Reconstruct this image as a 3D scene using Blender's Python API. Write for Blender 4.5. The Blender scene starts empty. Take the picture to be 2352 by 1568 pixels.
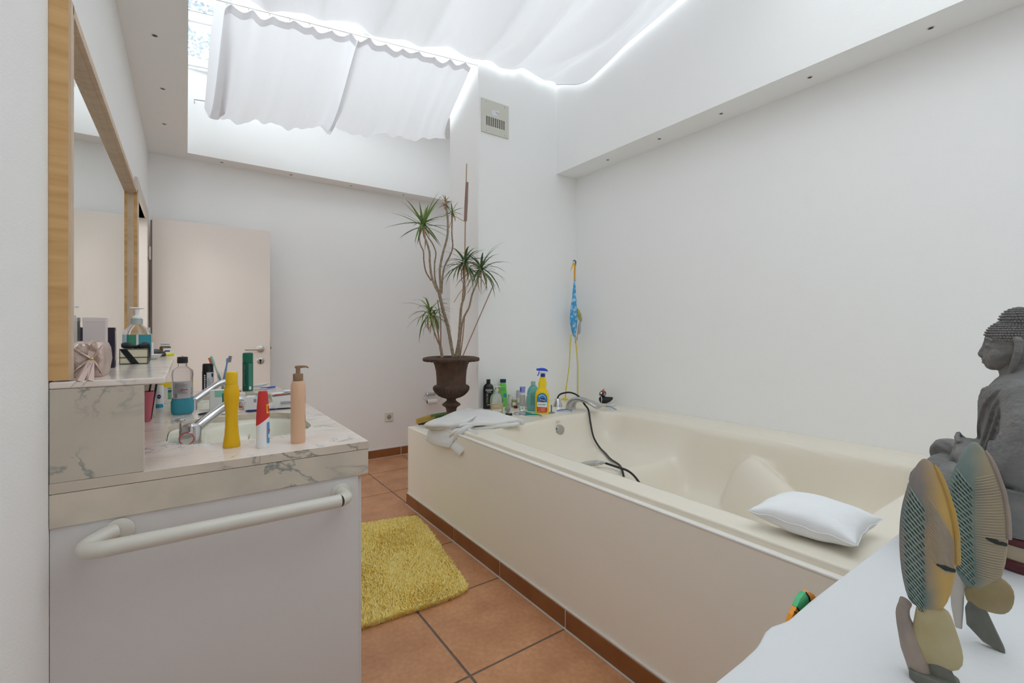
import bpy, bmesh, math, random
from math import sin, cos, pi, radians, atan2, sqrt, exp
from mathutils import Vector, Matrix
random.seed(7)
S = bpy.context.scene
COL = S.collection
# ------------------------------------------------------------------ camera
cam_d = bpy.data.cameras.new('camera'); cam = bpy.data.objects.new('camera', cam_d); COL.objects.link(cam)
cam.location = (0, 0, 1.18); cam.rotation_euler = (radians(90), 0, radians(-35.2))
cam_d.sensor_width = 36; cam_d.lens = 1059 / 2352 * 36; cam_d.shift_y = -22 / 2352; cam_d.clip_start = 0.02
S.camera = cam
# ------------------------------------------------------------------ sky + exposure
W = bpy.data.worlds.new('overcast_sky'); S.world = W; W.use_nodes = True
wn = W.node_tree.nodes; wn['Background'].inputs[0].default_value = (0.945, 0.98, 1.0, 1); wn['Background'].inputs[1].default_value = 3.1
S.view_settings.view_transform = 'Standard'; S.view_settings.look = 'None'; S.view_settings.gamma = 1
S.view_settings.use_curve_mapping = False; S.view_settings.exposure = 0.0
S.cycles.max_bounces = 14; S.cycles.diffuse_bounces = 9; S.cycles.transparent_max_bounces = 12
def portal(loc, rot, sx, sy):
    l = bpy.data.lights.new('skylight_portal', 'AREA'); l.shape = 'RECTANGLE'; l.size = sx; l.size_y = sy
    l.cycles.is_portal = True
    o = bpy.data.objects.new('skylight_portal', l); o.location = loc; o.rotation_euler = rot; COL.objects.link(o)
portal((1.25, 1.6, 3.72), (0, 0, 0), 2.5, 5.0)
portal((-.93, 3.5, 2.43), (0, 0, 0), 1.15, 1.8)  # samples the sky through the added hallway roof glass
# ------------------------------------------------------------------ materials
MATS = {}
def mat(name, col, rough=0.5, metal=0.0, trans=0.0, spec=0.5, bump=None, var=None, coat=0, ior=1.45, alpha=1.0, sheen=0):
    """bump=(scale,strength,dist)   var=(scale,amount,second colour)"""
    if name in MATS: return MATS[name]
    m = bpy.data.materials.new(name); m.use_nodes = True; nt = m.node_tree; b = nt.nodes['Principled BSDF']
    b.inputs['Base Color'].default_value = (*col, 1); b.inputs['Roughness'].default_value = rough
    b.inputs['Metallic'].default_value = metal; b.inputs['Transmission Weight'].default_value = trans
    b.inputs['Specular IOR Level'].default_value = spec; b.inputs['IOR'].default_value = ior
    b.inputs['Coat Weight'].default_value = coat; b.inputs['Alpha'].default_value = alpha
    if sheen: b.inputs['Sheen Weight'].default_value = sheen
    tc = nt.nodes.new('ShaderNodeTexCoord')
    if bump:
        n = nt.nodes.new('ShaderNodeTexNoise'); n.inputs['Scale'].default_value = bump[0]; n.inputs['Detail'].default_value = 4
        bp = nt.nodes.new('ShaderNodeBump'); bp.inputs['Strength'].default_value = bump[1]; bp.inputs['Distance'].default_value = bump[2]
        nt.links.new(tc.outputs['Object'], n.inputs['Vector']); nt.links.new(n.outputs['Fac'], bp.inputs['Height'])
        nt.links.new(bp.outputs['Normal'], b.inputs['Normal'])
    if var:
        n = nt.nodes.new('ShaderNodeTexNoise'); n.inputs['Scale'].default_value = var[0]; n.inputs['Detail'].default_value = 5
        r = nt.nodes.new('ShaderNodeValToRGB'); r.color_ramp.elements[0].position = .5 - var[1]; r.color_ramp.elements[1].position = .5 + var[1]
        r.color_ramp.elements[0].color = (*col, 1); r.color_ramp.elements[1].color = (*var[2], 1)
        nt.links.new(tc.outputs['Object'], n.inputs['Vector']); nt.links.new(n.outputs['Fac'], r.inputs['Fac'])
        nt.links.new(r.outputs['Color'], b.inputs['Base Color'])
    MATS[name] = m; return m
def node(nt, t, **kw):
    n = nt.nodes.new(t)
    for k, v in kw.items(): n.inputs[k.replace('_', ' ')].default_value = v
    return n
def marble(name, base, base2, vein, scale, width, rough=.25, rot=(0,0,.6), loc=(0,0,0), mask=(.40,.58)):
    m = mat(name, base, rough); nt = m.node_tree; b = nt.nodes['Principled BSDF']; L = nt.links.new
    tc = node(nt, 'ShaderNodeTexCoord'); mp = nt.nodes.new('ShaderNodeMapping'); mp.inputs['Rotation'].default_value = rot; mp.inputs['Location'].default_value = loc
    mp.inputs['Scale'].default_value = (1, 1.35, 1.35); L(tc.outputs['Object'], mp.inputs['Vector'])
    n1 = node(nt, 'ShaderNodeTexNoise', Scale=scale, Detail=7, Roughness=.55, Distortion=.9); L(mp.outputs[0], n1.inputs['Vector'])
    s = nt.nodes.new('ShaderNodeMath'); s.operation = 'SUBTRACT'; s.inputs[1].default_value = .5; L(n1.outputs['Fac'], s.inputs[0])
    a = nt.nodes.new('ShaderNodeMath'); a.operation = 'ABSOLUTE'; L(s.outputs[0], a.inputs[0])
    r = nt.nodes.new('ShaderNodeValToRGB'); r.color_ramp.elements[0].position = 0; r.color_ramp.elements[0].color = (1,1,1,1)
    r.color_ramp.elements[1].position = width; r.color_ramp.elements[1].color = (0,0,0,1); L(a.outputs[0], r.inputs['Fac'])
    n2 = node(nt, 'ShaderNodeTexNoise', Scale=scale * .8, Detail=3); L(mp.outputs[0], n2.inputs['Vector'])
    r2 = nt.nodes.new('ShaderNodeValToRGB'); r2.color_ramp.elements[0].position = mask[0]; r2.color_ramp.elements[1].position = mask[1]; L(n2.outputs['Fac'], r2.inputs['Fac'])
    mu = nt.nodes.new('ShaderNodeMath'); mu.operation = 'MULTIPLY'; L(r.outputs['Color'], mu.inputs[0]); L(r2.outputs['Color'], mu.inputs[1])
    n3 = node(nt, 'ShaderNodeTexNoise', Scale=scale * 1.3, Detail=5); L(tc.outputs['Object'], n3.inputs['Vector'])
    r3 = nt.nodes.new('ShaderNodeValToRGB'); r3.color_ramp.elements[0].position = .42; r3.color_ramp.elements[1].position = .62
    r3.color_ramp.elements[0].color = (*base, 1); r3.color_ramp.elements[1].color = (*base2, 1); L(n3.outputs['Fac'], r3.inputs['Fac'])
    mx = nt.nodes.new('ShaderNodeMixRGB'); mx.inputs[2].default_value = (*vein, 1); L(mu.outputs[0], mx.inputs[0]); L(r3.outputs['Color'], mx.inputs[1])
    L(mx.outputs[0], b.inputs['Base Color']); return m
def cloth_translucent(name, col, tr):
    m = bpy.data.materials.new(name); m.use_nodes = True; nt = m.node_tree; nt.nodes.clear()
    o = nt.nodes.new('ShaderNodeOutputMaterial'); d = nt.nodes.new('ShaderNodeBsdfDiffuse'); t = nt.nodes.new('ShaderNodeBsdfTranslucent')
    d.inputs[0].default_value = (*col, 1); t.inputs[0].default_value = (*col, 1)
    mx = nt.nodes.new('ShaderNodeMixShader'); mx.inputs[0].default_value = tr
    n = node(nt, 'ShaderNodeTexNoise', Scale=400.0); bp = node(nt, 'ShaderNodeBump', Strength=.15, Distance=.001)
    nt.links.new(n.outputs['Fac'], bp.inputs['Height']); nt.links.new(bp.outputs[0], d.inputs['Normal'])
    nt.links.new(d.outputs[0], mx.inputs[1]); nt.links.new(t.outputs[0], mx.inputs[2]); nt.links.new(mx.outputs[0], o.inputs[0])
    return m
def thin_glass(name, tint=(.97, .99, 1), refl=.08):
    m = bpy.data.materials.new(name); m.use_nodes = True; nt = m.node_tree; nt.nodes.clear()
    o = nt.nodes.new('ShaderNodeOutputMaterial'); t = nt.nodes.new('ShaderNodeBsdfTransparent'); t.inputs[0].default_value = (*tint, 1)
    g = nt.nodes.new('ShaderNodeBsdfGlossy'); g.inputs['Roughness'].default_value = .03
    mx = nt.nodes.new('ShaderNodeMixShader'); mx.inputs[0].default_value = refl
    nt.links.new(t.outputs[0], mx.inputs[1]); nt.links.new(g.outputs[0], mx.inputs[2]); nt.links.new(mx.outputs[0], o.inputs[0]); return m
def wood(name, c1, c2, scale=(1, 1, 1), ws=18):
    m = mat(name, c1, .5); nt = m.node_tree; b = nt.nodes['Principled BSDF']; L = nt.links.new
    tc = node(nt, 'ShaderNodeTexCoord'); mp = nt.nodes.new('ShaderNodeMapping'); mp.inputs['Scale'].default_value = scale; L(tc.outputs['Object'], mp.inputs[0])
    n = node(nt, 'ShaderNodeTexNoise', Scale=ws, Detail=6, Distortion=.4); L(mp.outputs[0], n.inputs['Vector'])
    r = nt.nodes.new('ShaderNodeValToRGB'); r.color_ramp.elements[0].position = .35; r.color_ramp.elements[1].position = .65
    r.color_ramp.elements[0].color = (*c1, 1); r.color_ramp.elements[1].color = (*c2, 1); L(n.outputs['Fac'], r.inputs[0]); L(r.outputs[0], b.inputs['Base Color']); return m

M_wall = mat('white_plaster', (.90, .90, .895), .85, spec=.2, bump=(220, .25, .002))
M_tub = mat('cream_acrylic', (.80, .74, .63), .28, coat=.15)
M_panel = mat('cream_panel', (.90, .86, .77), .6, bump=(300, .12, .001))
M_cab = mat('cabinet_lacquer', (.70, .685, .68), .55, bump=(260, .15, .001))
M_cream = mat('basin_porcelain', (.74, .72, .62), .15, coat=.3)
M_chrome = mat('chrome', (.60, .60, .62), .14, metal=1)
M_steel = mat('brushed_steel', (.62, .60, .56), .32, metal=1)
M_mirror = mat('mirror_glass', (.86, .90, .88), .01, metal=1)
M_door = mat('door_cream', (.84, .77, .71), .45)
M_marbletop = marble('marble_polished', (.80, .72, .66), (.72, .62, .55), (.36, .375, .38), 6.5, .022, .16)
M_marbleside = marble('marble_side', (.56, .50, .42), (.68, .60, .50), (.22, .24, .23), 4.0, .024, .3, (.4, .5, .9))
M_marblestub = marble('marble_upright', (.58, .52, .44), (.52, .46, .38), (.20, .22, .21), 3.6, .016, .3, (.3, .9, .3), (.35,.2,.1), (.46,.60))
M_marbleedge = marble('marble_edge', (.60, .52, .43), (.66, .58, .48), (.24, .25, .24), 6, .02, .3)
M_frame = wood('light_oak_frame', (.56, .33, .13), (.70, .44, .20), (1, 1, .18) if False else (.3, .3, 3), 14)
M_framefront = wood('light_oak_frame_front', (.56, .41, .28), (.66, .51, .37), (1, 6, 1), 10)
M_white = mat('white_plastic', (.82, .82, .82), .35)
M_offwhite = mat('off_white_plastic', (.72, .70, .63), .4)
M_black = mat('black_plastic', (.012, .012, .014), .35)
M_navy = mat('navy_plastic', (.015, .02, .13), .35)
M_glass = mat('clear_glass', (.97, .98, .98), .02, trans=1)
M_clear = mat('clear_plastic', (.90, .90, .92), .04, trans=.95, ior=1.12)
M_curtain = cloth_translucent('white_curtain_cloth', (.88, .88, .90), .35); M_curtain2 = cloth_translucent('ceiling_cloth', (.88, .88, .90), .27)
M_pane = thin_glass('window_pane')
M_red = mat('red_plastic', (.60, .035, .03), .4)
M_blue = mat('blue_plastic', (.05, .13, .62), .4)
M_grey = mat('grey_detail', (.25, .26, .28), .5)
M_paper = mat('white_paper', (.80, .80, .79), .7)

# ------------------------------------------------------------------ mesh building
class MB:
    def __init__(s): s.v = []; s.f = []; s.uvs = None
    def add(s, vs, fs, M=None):
        n = len(s.v)
        for p in vs:
            p = Vector(p); s.v.append(M @ p if M else p)
        s.f += [tuple(i + n for i in f) for f in fs]; return s
    def box(s, x0, y0, z0, x1, y1, z1, M=None):
        return s.add([(x0,y0,z0),(x1,y0,z0),(x1,y1,z0),(x0,y1,z0),(x0,y0,z1),(x1,y0,z1),(x1,y1,z1),(x0,y1,z1)],
                     [(0,3,2,1),(4,5,6,7),(0,1,5,4),(1,2,6,5),(2,3,7,6),(3,0,4,7)], M)
    def loft(s, rings, cap=True, M=None, closed=True):
        n = len(rings[0]); vs = [p for r in rings for p in r]; fs = []
        for i in range(len(rings) - 1):
            for j in range(n if closed else n - 1):
                k = (j + 1) % n; fs.append((i*n+j, i*n+k, (i+1)*n+k, (i+1)*n+j))
        if cap: fs.append(tuple(range(n - 1, -1, -1))); fs.append(tuple((len(rings)-1)*n + j for j in range(n)))
        return s.add(vs, fs, M)
    def lathe(s, prof, seg=32, sx=1, sy=1, M=None, cap=True, p=2.0):
        def rg(r, z):
            o = []
            for k in range(seg):
                a = 2*pi*k/seg; c_, s_ = cos(a), sin(a)
                q = (abs(c_)**p + abs(s_)**p) ** (-1/p)
                o.append((r*sx*c_*q, r*sy*s_*q, z))
            return o
        return s.loft([rg(max(r, 1e-4), z) for r, z in prof], cap, M)
    def tube(s, pts, rad, seg=10, cap=True, M=None):
        pts = [Vector(p) for p in pts]; n = len(pts); rings = []; up = Vector((0,0,1))
        t0 = (pts[1]-pts[0]).normalized()
        if abs(t0.dot(up)) > .95: up = Vector((1,0,0))
        nrm = (up - t0*up.dot(t0)).normalized()
        for i, p in enumerate(pts):
            t = (pts[min(i+1,n-1)] - pts[max(i-1,0)]).normalized()
            nrm = (nrm - t*nrm.dot(t)).normalized(); b = t.cross(nrm)
            r = rad[i] if isinstance(rad, (list, tuple)) else rad
            rings.append([p + (nrm*cos(2*pi*k/seg) + b*sin(2*pi*k/seg))*r for k in range(seg)])
        return s.loft(rings, cap, M)
    def ball(s, c, r, seg=16, rings=10, M=None):
        r = (r,r,r) if not isinstance(r,(tuple,list)) else r
        R = Matrix.Translation(c) if not M else M @ Matrix.Translation(c)
        pr = []
        for i in range(rings + 1):
            a = -pi/2 + pi*i/rings; pr.append((cos(a), sin(a)))
        q = Matrix.Diagonal((r[0], r[1], r[2], 1))
        return s.lathe(pr, seg, M=R @ q)
    def grid(s, nu, nv, fn, M=None):
        vs = [fn(i/nu, j/nv) for j in range(nv+1) for i in range(nu+1)]
        fs = [(j*(nu+1)+i, j*(nu+1)+i+1, (j+1)*(nu+1)+i+1, (j+1)*(nu+1)+i) for j in range(nv) for i in range(nu)]
        return s.add(vs, fs, M)
    def prism(s, poly, z0, z1, M=None):
        return s.loft([[(x,y,z0) for x,y in poly], [(x,y,z1) for x,y in poly]], True, M)
    def obj(s, name, m, parent=None, smooth=True, bevel=0, bseg=2, subsurf=0, auto=True, weld=False):
        me = bpy.data.meshes.new(name); me.from_pydata([tuple(p) for p in s.v], [], s.f); me.update()
        if isinstance(m, (list, tuple)):
            for q in m: me.materials.append(q)
        else: me.materials.append(m)
        bm = bmesh.new(); bm.from_mesh(me)
        if weld: bmesh.ops.remove_doubles(bm, verts=bm.verts, dist=1e-5)
        bmesh.ops.recalc_face_normals(bm, faces=bm.faces); bm.to_mesh(me); bm.free()
        o = bpy.data.objects.new(name, me); COL.objects.link(o)
        if parent: o.parent = parent
        if bevel:
            b = o.modifiers.new('bevel', 'BEVEL'); b.width = bevel; b.segments = bseg; b.limit_method = 'ANGLE'; b.angle_limit = radians(40)
        if subsurf:
            b = o.modifiers.new('sub', 'SUBSURF'); b.levels = subsurf; b.render_levels = subsurf
        if smooth:
            if auto: me.shade_smooth(); me.set_sharp_from_angle(angle=radians(38))
            else: me.shade_smooth()
        return o
def thing(name, label, cat, loc=(0,0,0), rz=0, group=None):
    o = bpy.data.objects.new(name, None); o.empty_display_size = .05; COL.objects.link(o)
    o.location = loc; o.rotation_euler = (0,0,rz); return tag(o, label, cat, group)
def slim(t, k=.86):
    t.scale = (k, k, 1); return t
def tag(o, label, cat, group=None, kind=None):
    o['label'] = label; o['category'] = cat
    if group: o['group'] = group
    if kind: o['kind'] = kind
    return o
def struct(name, mb, m, parent=None, **kw):
    o = mb.obj(name, m, parent, **kw)
    if not parent: o['kind'] = 'structure'
    return o
def face(x, y, extra=0): return atan2(-x, y) + extra       # turn the front (-Y) towards the middle of the doorway side
def copy_tree(o, parent=None):
    c = o.copy(); COL.objects.link(c)
    if parent: c.parent = parent
    for ch in list(o.children): copy_tree(ch, c)
    return c
def text(s, size, m, parent, loc, rz=0, rx=pi/2, ry=0, name='lettering', ext=.0002, sx=1):
    cu = bpy.data.curves.new('t', 'FONT'); cu.body = s; cu.size = size; cu.extrude = ext; cu.align_x = 'CENTER'; cu.align_y = 'CENTER'; cu.resolution_u = 3
    t = bpy.data.objects.new('t', cu); COL.objects.link(t)
    dg = bpy.context.evaluated_depsgraph_get(); me = bpy.data.meshes.new_from_object(t.evaluated_get(dg))
    bpy.data.objects.remove(t); bpy.data.curves.remove(cu)
    me.materials.clear(); me.materials.append(m)
    o = bpy.data.objects.new(name, me); COL.objects.link(o); o.parent = parent; o.location = loc; o.rotation_euler = (rx, ry, rz); o.scale = (sx, 1, 1)
    return o
def rrect(x0, y0, x1, y1, r, seg=6):
    o = []
    for cx, cy, a0 in ((x1-r,y1-r,0),(x0+r,y1-r,pi/2),(x0+r,y0+r,pi),(x1-r,y0+r,3*pi/2)):
        for k in range(seg+1):
            a = a0 + pi/2*k/seg; o.append((cx+r*cos(a), cy+r*sin(a)))
    return o
def lerp(a, b, t): return a + (b-a)*t
def sm(a, b, x):
    t = max(0, min(1, (x-a)/(b-a))); return t*t*(3-2*t)
def catmull(pts, n=6):
    P = [Vector(p) for p in pts]; P = [P[0]] + P + [P[-1]]; out = []
    for i in range(1, len(P)-2):
        for k in range(n):
            t = k/n; a,b,c,d = P[i-1],P[i],P[i+1],P[i+2]
            out.append(.5*((2*b)+(c-a)*t+(2*a-5*b+4*c-d)*t*t+(3*b-a-3*c+d)*t**3))
    out.append(P[-2]); return out

# ================================================================== THE ROOM
CEIL = 2.48; XL, XR, YB, YF = -.23, 2.71, 4.25, -1.15
TOP = 3.7
def struct_slab(name, pieces, m=M_wall, **kw):
    b = MB()
    for p in pieces: b.box(*p)
    return struct(name, b, m, smooth=False, **kw)
DY0, DY1, DZ = 3.24, 3.99, 1.945       # doorway in the left wall
struct_slab('wall_left', [(XL-.12, YF, 0, XL, DY0, CEIL), (XL-.12, DY1, 0, XL, YB+.12, CEIL), (XL-.12, DY0, DZ, XL, DY1, CEIL)])
struct_slab('wall_back', [(XL, YB, 0, 3.2, YB+.12, CEIL)])
struct_slab('wall_right', [(XR, YF, 0, XR+.12, YB, CEIL)])
struct_slab('wall_front', [(XL, YF-.12, 0, XR, YF, CEIL)])
pier = MB(); pier.box(1.742, 2.897, 0, 2.50, 3.34, 3.69); pier.box(2.50, 2.897, 0, 2.71, 3.34, 2.479)
struct('wall_pier', pier, M_wall, smooth=False)
# lowered ceiling border around the skylight shaft
struct_slab('ceiling', [(XL-.12, YF-.12, CEIL, .005, YB+.12, CEIL+.1), (2.49, YF-.12, CEIL, XR+.12, YB+.12, CEIL+.1),
                        (.005, 4.095, CEIL, 2.49, YB+.12, CEIL+.1), (.005, YF-.12, CEIL, 2.49, -.7, CEIL+.1)])
struct_slab('wall_shaft_left', [(-.1, -.7, CEIL+.1, .005, 4.2, TOP)])
struct_slab('wall_shaft_right', [(2.49, -.7, CEIL+.1, 2.6, 4.2, TOP)])
struct_slab('wall_shaft_front', [(.005, -.8, CEIL+.1, 2.49, -.7, TOP)])
# back shaft wall: flush with the border below, turning to the skewed window wall above
def wy(x): return 4.09 - .205*x
sb = MB(); sb.box(.005, 4.095, CEIL+.1, 2.49, 4.3, 3.095); sb.prism([(.005,wy(.005)),(2.49,wy(2.49)),(2.49,4.3),(.005,4.3)], 3.095, 3.115)
struct('wall_shaft_back', sb, M_wall, smooth=False)
# clerestory window above it
ang = math.atan(-.205)
wroot = bpy.data.objects.new('window_1', None); COL.objects.link(wroot); wroot['kind'] = 'structure'
wroot.location = (.005, wy(.005), 0); wroot.rotation_euler = (0, 0, ang)
fr = MB(); Lw = 2.53
for z0, z1, d in ((3.115,3.165,.0),(3.165,3.185,.02),(3.42,3.445,.02),(3.445,3.50,.0),(3.50,3.52,.02),(3.66,3.70,0)): fr.box(0, d-.01, z0, Lw, .08, z1)
for x in (1.22, Lw-.05): fr.box(x, .012, 3.115, x+.05, .07, 3.70)
fr.obj('window_frame', M_white, wroot, smooth=False, bevel=.003)
gk = MB()
for z in (3.183, 3.523): gk.box(.0, .018, z, Lw-.05, .035, z+.006)
gk.obj('rubber_gasket', M_grey, wroot, smooth=False)
MB().box(.0,.045,3.185,Lw-.05,.05,3.42).box(.0,.045,3.52,Lw-.05,.05,3.66).obj('window_pane', M_pane, wroot, smooth=False)
hk = MB(); hk.tube([(.045,-.012,2.84),(.045,-.03,2.86),(.20,-.03,2.865),(.205,-.012,2.865)], .003, 6); hk.obj('curtain_hook', M_grey, wroot)
# glass roof over the shaft
w2 = bpy.data.objects.new('window_2', None); COL.objects.link(w2); w2['kind'] = 'structure'; w2.location = (0,0,0)
rf = MB()
for x in (-.02, .82, 1.65, 2.45): rf.box(x, -.75, 3.70, x+.07, 4.25, 3.76)
for y in (-.78, 1.0, 2.6, 4.2): rf.box(-.02, y, 3.705, 2.52, y+.06, 3.755)
rf.obj('roof_frame', M_white, w2, smooth=False, bevel=.004)
MB().box(0,-.75,3.725,2.5,4.25,3.731).obj('roof_glass', M_pane, w2, smooth=False)
# floor: terracotta tiles with grout, one mesh per material region
YL = [-1.15,-.53,-.06,.42,.90,1.377,1.848,2.315,2.80,3.295,3.80,4.25]; XLn = [-1.5,-1.02,-.53,-.09,.35,.795,1.240,1.685,2.13,2.575,2.71]
M_tile = mat('terracotta_tile', (.50, .235, .115), .38, bump=(30, .25, .004), var=(7, .22, (.66, .345, .18)))
nt_ = M_tile.node_tree; b_ = nt_.nodes['Principled BSDF']
n_ = node(nt_, 'ShaderNodeTexNoise', Scale=55.0, Detail=6); tc_ = nt_.nodes.new('ShaderNodeTexCoord'); nt_.links.new(tc_.outputs['Object'], n_.inputs['Vector'])
r_ = nt_.nodes.new('ShaderNodeValToRGB'); r_.color_ramp.elements[0].position=.35; r_.color_ramp.elements[1].position=.7; r_.color_ramp.elements[0].color=(.72,.68,.66,1); nt_.links.new(n_.outputs['Fac'], r_.inputs[0])
mm_ = nt_.nodes.new('ShaderNodeMixRGB'); mm_.blend_type='MULTIPLY'; mm_.inputs[0].default_value=.55
old = b_.inputs['Base Color'].links[0].from_socket; nt_.links.new(old, mm_.inputs[1]); nt_.links.new(r_.outputs[0], mm_.inputs[2]); nt_.links.new(mm_.outputs[0], b_.inputs['Base Color'])
M_grout = mat('dark_grout', (.16, .14, .125), .9, bump=(200, .3, .001))
froot = MB(); froot.box(-1.5, YF, -.05, 2.71, 4.25, -.004)
flo = struct('floor', froot, M_grout, smooth=False)
tl = MB(); g = .0045
for i in range(len(XLn)-1):
    for j in range(len(YL)-1):
        if XLn[i+1] <= XL and not (YL[j+1] > 3.2): continue
        tl.box(XLn[i]+g, YL[j]+g, -.006, XLn[i+1]-g, YL[j+1]-g, 0)
tl.obj('floor_tiles', M_tile, flo, smooth=False, bevel=.002, bseg=2)
# brown tile baseboards
M_btile = mat('baseboard_tile', (.235, .085, .027), .35, var=(9, .25, (.31, .125, .045)), bump=(40, .2, .002))
M_lgrout = mat('light_grout', (.66, .63, .59), .9)
def baseboard(name, axis, fixed, cuts, out, h=.08):
    a, b2 = cuts[0], cuts[-1]; bb = MB(); q = MB(); e = .0042
    lo, hi = min(fixed, fixed+out*.7), max(fixed, fixed+out*.7); lo2, hi2 = min(fixed, fixed+out), max(fixed, fixed+out)
    if axis == 'x': bb.box(a, lo, 0, b2, hi, h)
    else: bb.box(lo, a, 0, hi, b2, h)
    if axis == 'x': bb.box(a, min(fixed,fixed+out*1.35), 0, b2, max(fixed,fixed+out*1.35), .003)
    else: bb.box(min(fixed,fixed+out*1.35), a, 0, max(fixed,fixed+out*1.35), b2, .003)
    r = struct(name, bb, M_lgrout, smooth=False)
    for c0, c1 in zip(cuts[:-1], cuts[1:]):
        if axis == 'x': q.box(c0+e, lo2, .004, c1-e, hi2, h-.005)
        else: q.box(lo2, c0+e, .004, hi2, c1-e, h-.005)
    q.obj('baseboard_tiles', M_btile, r, smooth=False, bevel=.0015)
baseboard('baseboard_back', 'x', YB, [.60, .82, 1.25, 1.685, 2.13, 2.71], -.012, .082)
baseboard('baseboard_tub', 'y', 1.24, [.36, .42, .90, 1.377, 1.848, 2.315, 2.80, 3.0], -.012, .08)
# hallway beyond the open door
struct_slab('wall_hallway', [(-1.6, 2.5, 0, -1.5, 4.6, 2.4), (-1.5, 2.5, 0, XL-.12, 2.6, 2.4), (-1.5, 4.4, 0, XL-.12, 4.5, 2.4)])
hl = bpy.data.lights.new('hall_fill_light', 'POINT'); hl.energy = 13; hl.shadow_soft_size = .12; hl.color = (1, .98, .96)  # unseen fill light, added to brighten the tub panel and back wall
ho_ = bpy.data.objects.new('hall_fill_light', hl); ho_.location = (-.95, 3.5, 2.15); COL.objects.link(ho_)
w3 = bpy.data.objects.new('added_hall_roof_glass', None); COL.objects.link(w3); w3['kind'] = 'structure'  # unseen glass roof, added so daylight spills through the doorway
q3 = MB(); q3.box(-1.6,2.5,2.4,-1.5,4.5,2.45); q3.box(-1.5,2.5,2.4,XL-.12,2.6,2.45); q3.box(-1.5,4.4,2.4,XL-.12,4.5,2.45); q3.box(-.40,2.6,2.4,-.35,4.4,2.45); q3.obj('window_frame', M_white, w3, smooth=False)
MB().box(-1.5,2.6,2.42,-.40,4.4,2.425).obj('window_pane', M_pane, w3, smooth=False)
# door frame and leaf
dr = bpy.data.objects.new('door_1', None); COL.objects.link(dr); dr['kind'] = 'structure'; dr.location = (XL, 0, 0)
M_dframe = mat('door_frame_paint', (.66, .60, .54), .45)
f = MB(); f.box(-.13, DY0-.0, 0, .014, DY0+.03, DZ+.03); f.box(-.13, DY1-.03, 0, .014, DY1, DZ+.03); f.box(-.13, DY0+.03, DZ-.0, .014, DY1-.03, DZ+.03)
f.box(0, DY0-.05, 0, .014, DY0, DZ+.07); f.box(0, DY1, 0, .014, DY1+.055, DZ+.07); f.box(0, DY0, DZ+.03, .014, DY1, DZ+.07)
f.obj('door_frame', M_dframe, dr, smooth=False, bevel=.002)
sl = MB(); sl.box(-.06, DY0+.03, 0, -.052, DY0+.036, DZ); sl.box(-.06, DY1-.036, 0, -.052, DY1-.03, DZ); sl.box(-.06, DY0+.03, DZ-.006, -.052, DY1-.03, DZ)
sl.obj('rubber_seal', M_grey, dr, smooth=False)
for z in (.25, 1.72):
    h = MB(); h.tube([(.022, DY1+.02, z-.045), (.022, DY1+.02, z+.045)], .008, 10); h.box(.012, DY1-.02, z-.03, .016, DY1+.03, z+.03); h.obj('hinge', M_steel, dr)
lf = thing('door', 'cream flat door leaf standing open flat in front of the white back wall', 'door', (-.200, 4.125, 0), radians(0))
b = MB(); b.box(.0, .0, .012, .745, .040, 1.985); b.obj('door_leaf', M_door, lf, smooth=False, bevel=.002)
b = MB(); b.box(-.010, .012, .012, .0, .040, 1.972); b.obj('edge_shadow_strip', mat('edge_shadow_brown', (.30,.22,.17), .6), lf, smooth=False)  # brown strip stands in for the shadow along the leaf's left edge
hz = 1.045; hx = .675
b = MB(); b.lathe([(.0,0),(.026,0),(.026,.006),(.022,.009),(0,.009)], 28, M=Matrix.Translation((hx,0,hz)) @ Matrix.Rotation(pi/2,4,'X')); hd = b.obj('door_handle', M_steel, lf)
b = MB(); b.tube(catmull([(hx,0,hz),(hx,-.03,hz),(hx-.006,-.045,hz),(hx-.03,-.05,hz),(hx-.11,-.05,hz)],5), .0095, 14); b.obj('lever', M_steel, hd)
b = MB(); b.lathe([(.0,0),(.026,0),(.026,.006),(.022,.009),(0,.009)], 28, M=Matrix.Translation((hx,0,hz-.093)) @ Matrix.Rotation(pi/2,4,'X')); es = b.obj('keyhole_plate', M_steel, lf)
b = MB(); b.lathe([(.0,0),(.0085,0),(.0085,.0105),(0,.0105)], 16, M=Matrix.Translation((hx,0,hz-.088)) @ Matrix.Rotation(pi/2,4,'X')); b.box(hx-.004,-.0105,hz-.112,hx+.004,0,hz-.09); b.obj('keyhole', M_black, es)
b = MB(); b.box(.745, .012, hz-.06, .748, .03, hz+.06); b.box(.745,.016,hz+.0,.756,.026,hz+.014); b.obj('latch', M_grey, lf, smooth=False)

# downlights
dl0 = None
def downlight(x, y, label, grp):
    t = thing('recessed_downlight', label, 'downlight', (x, y, CEIL), 0, grp)
    b = MB(); b.lathe([(.0095,-.0005),(.0095,-.002),(.0130,-.002),(.0138,0.0005)], 24, cap=False); b.obj('trim_ring', M_offwhite, t)
    b = MB(); b.lathe([(0,-.001),(.0096,-.001),(.0096,.0005),(0,.0005)], 20); b.obj('lamp_opening', M_black, t)
for x, y, w in ((-.115,2.555,'nearest to the camera'),(-.105,3.09,'middle one'),(-.115,3.61,'farthest, near the back corner')):
    downlight(x, y, 'tiny unlit downlight in the ceiling strip above the mirror, %s' % w, 'downlights in the left ceiling strip')
for x, w in ((.22,'first from the left'),(.706,'second from the left'),(1.192,'third from the left'),(1.68,'rightmost one')):
    downlight(x, 4.172, 'tiny unlit downlight in the strip over the back wall, %s' % w, 'downlights in the back ceiling strip')
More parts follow.
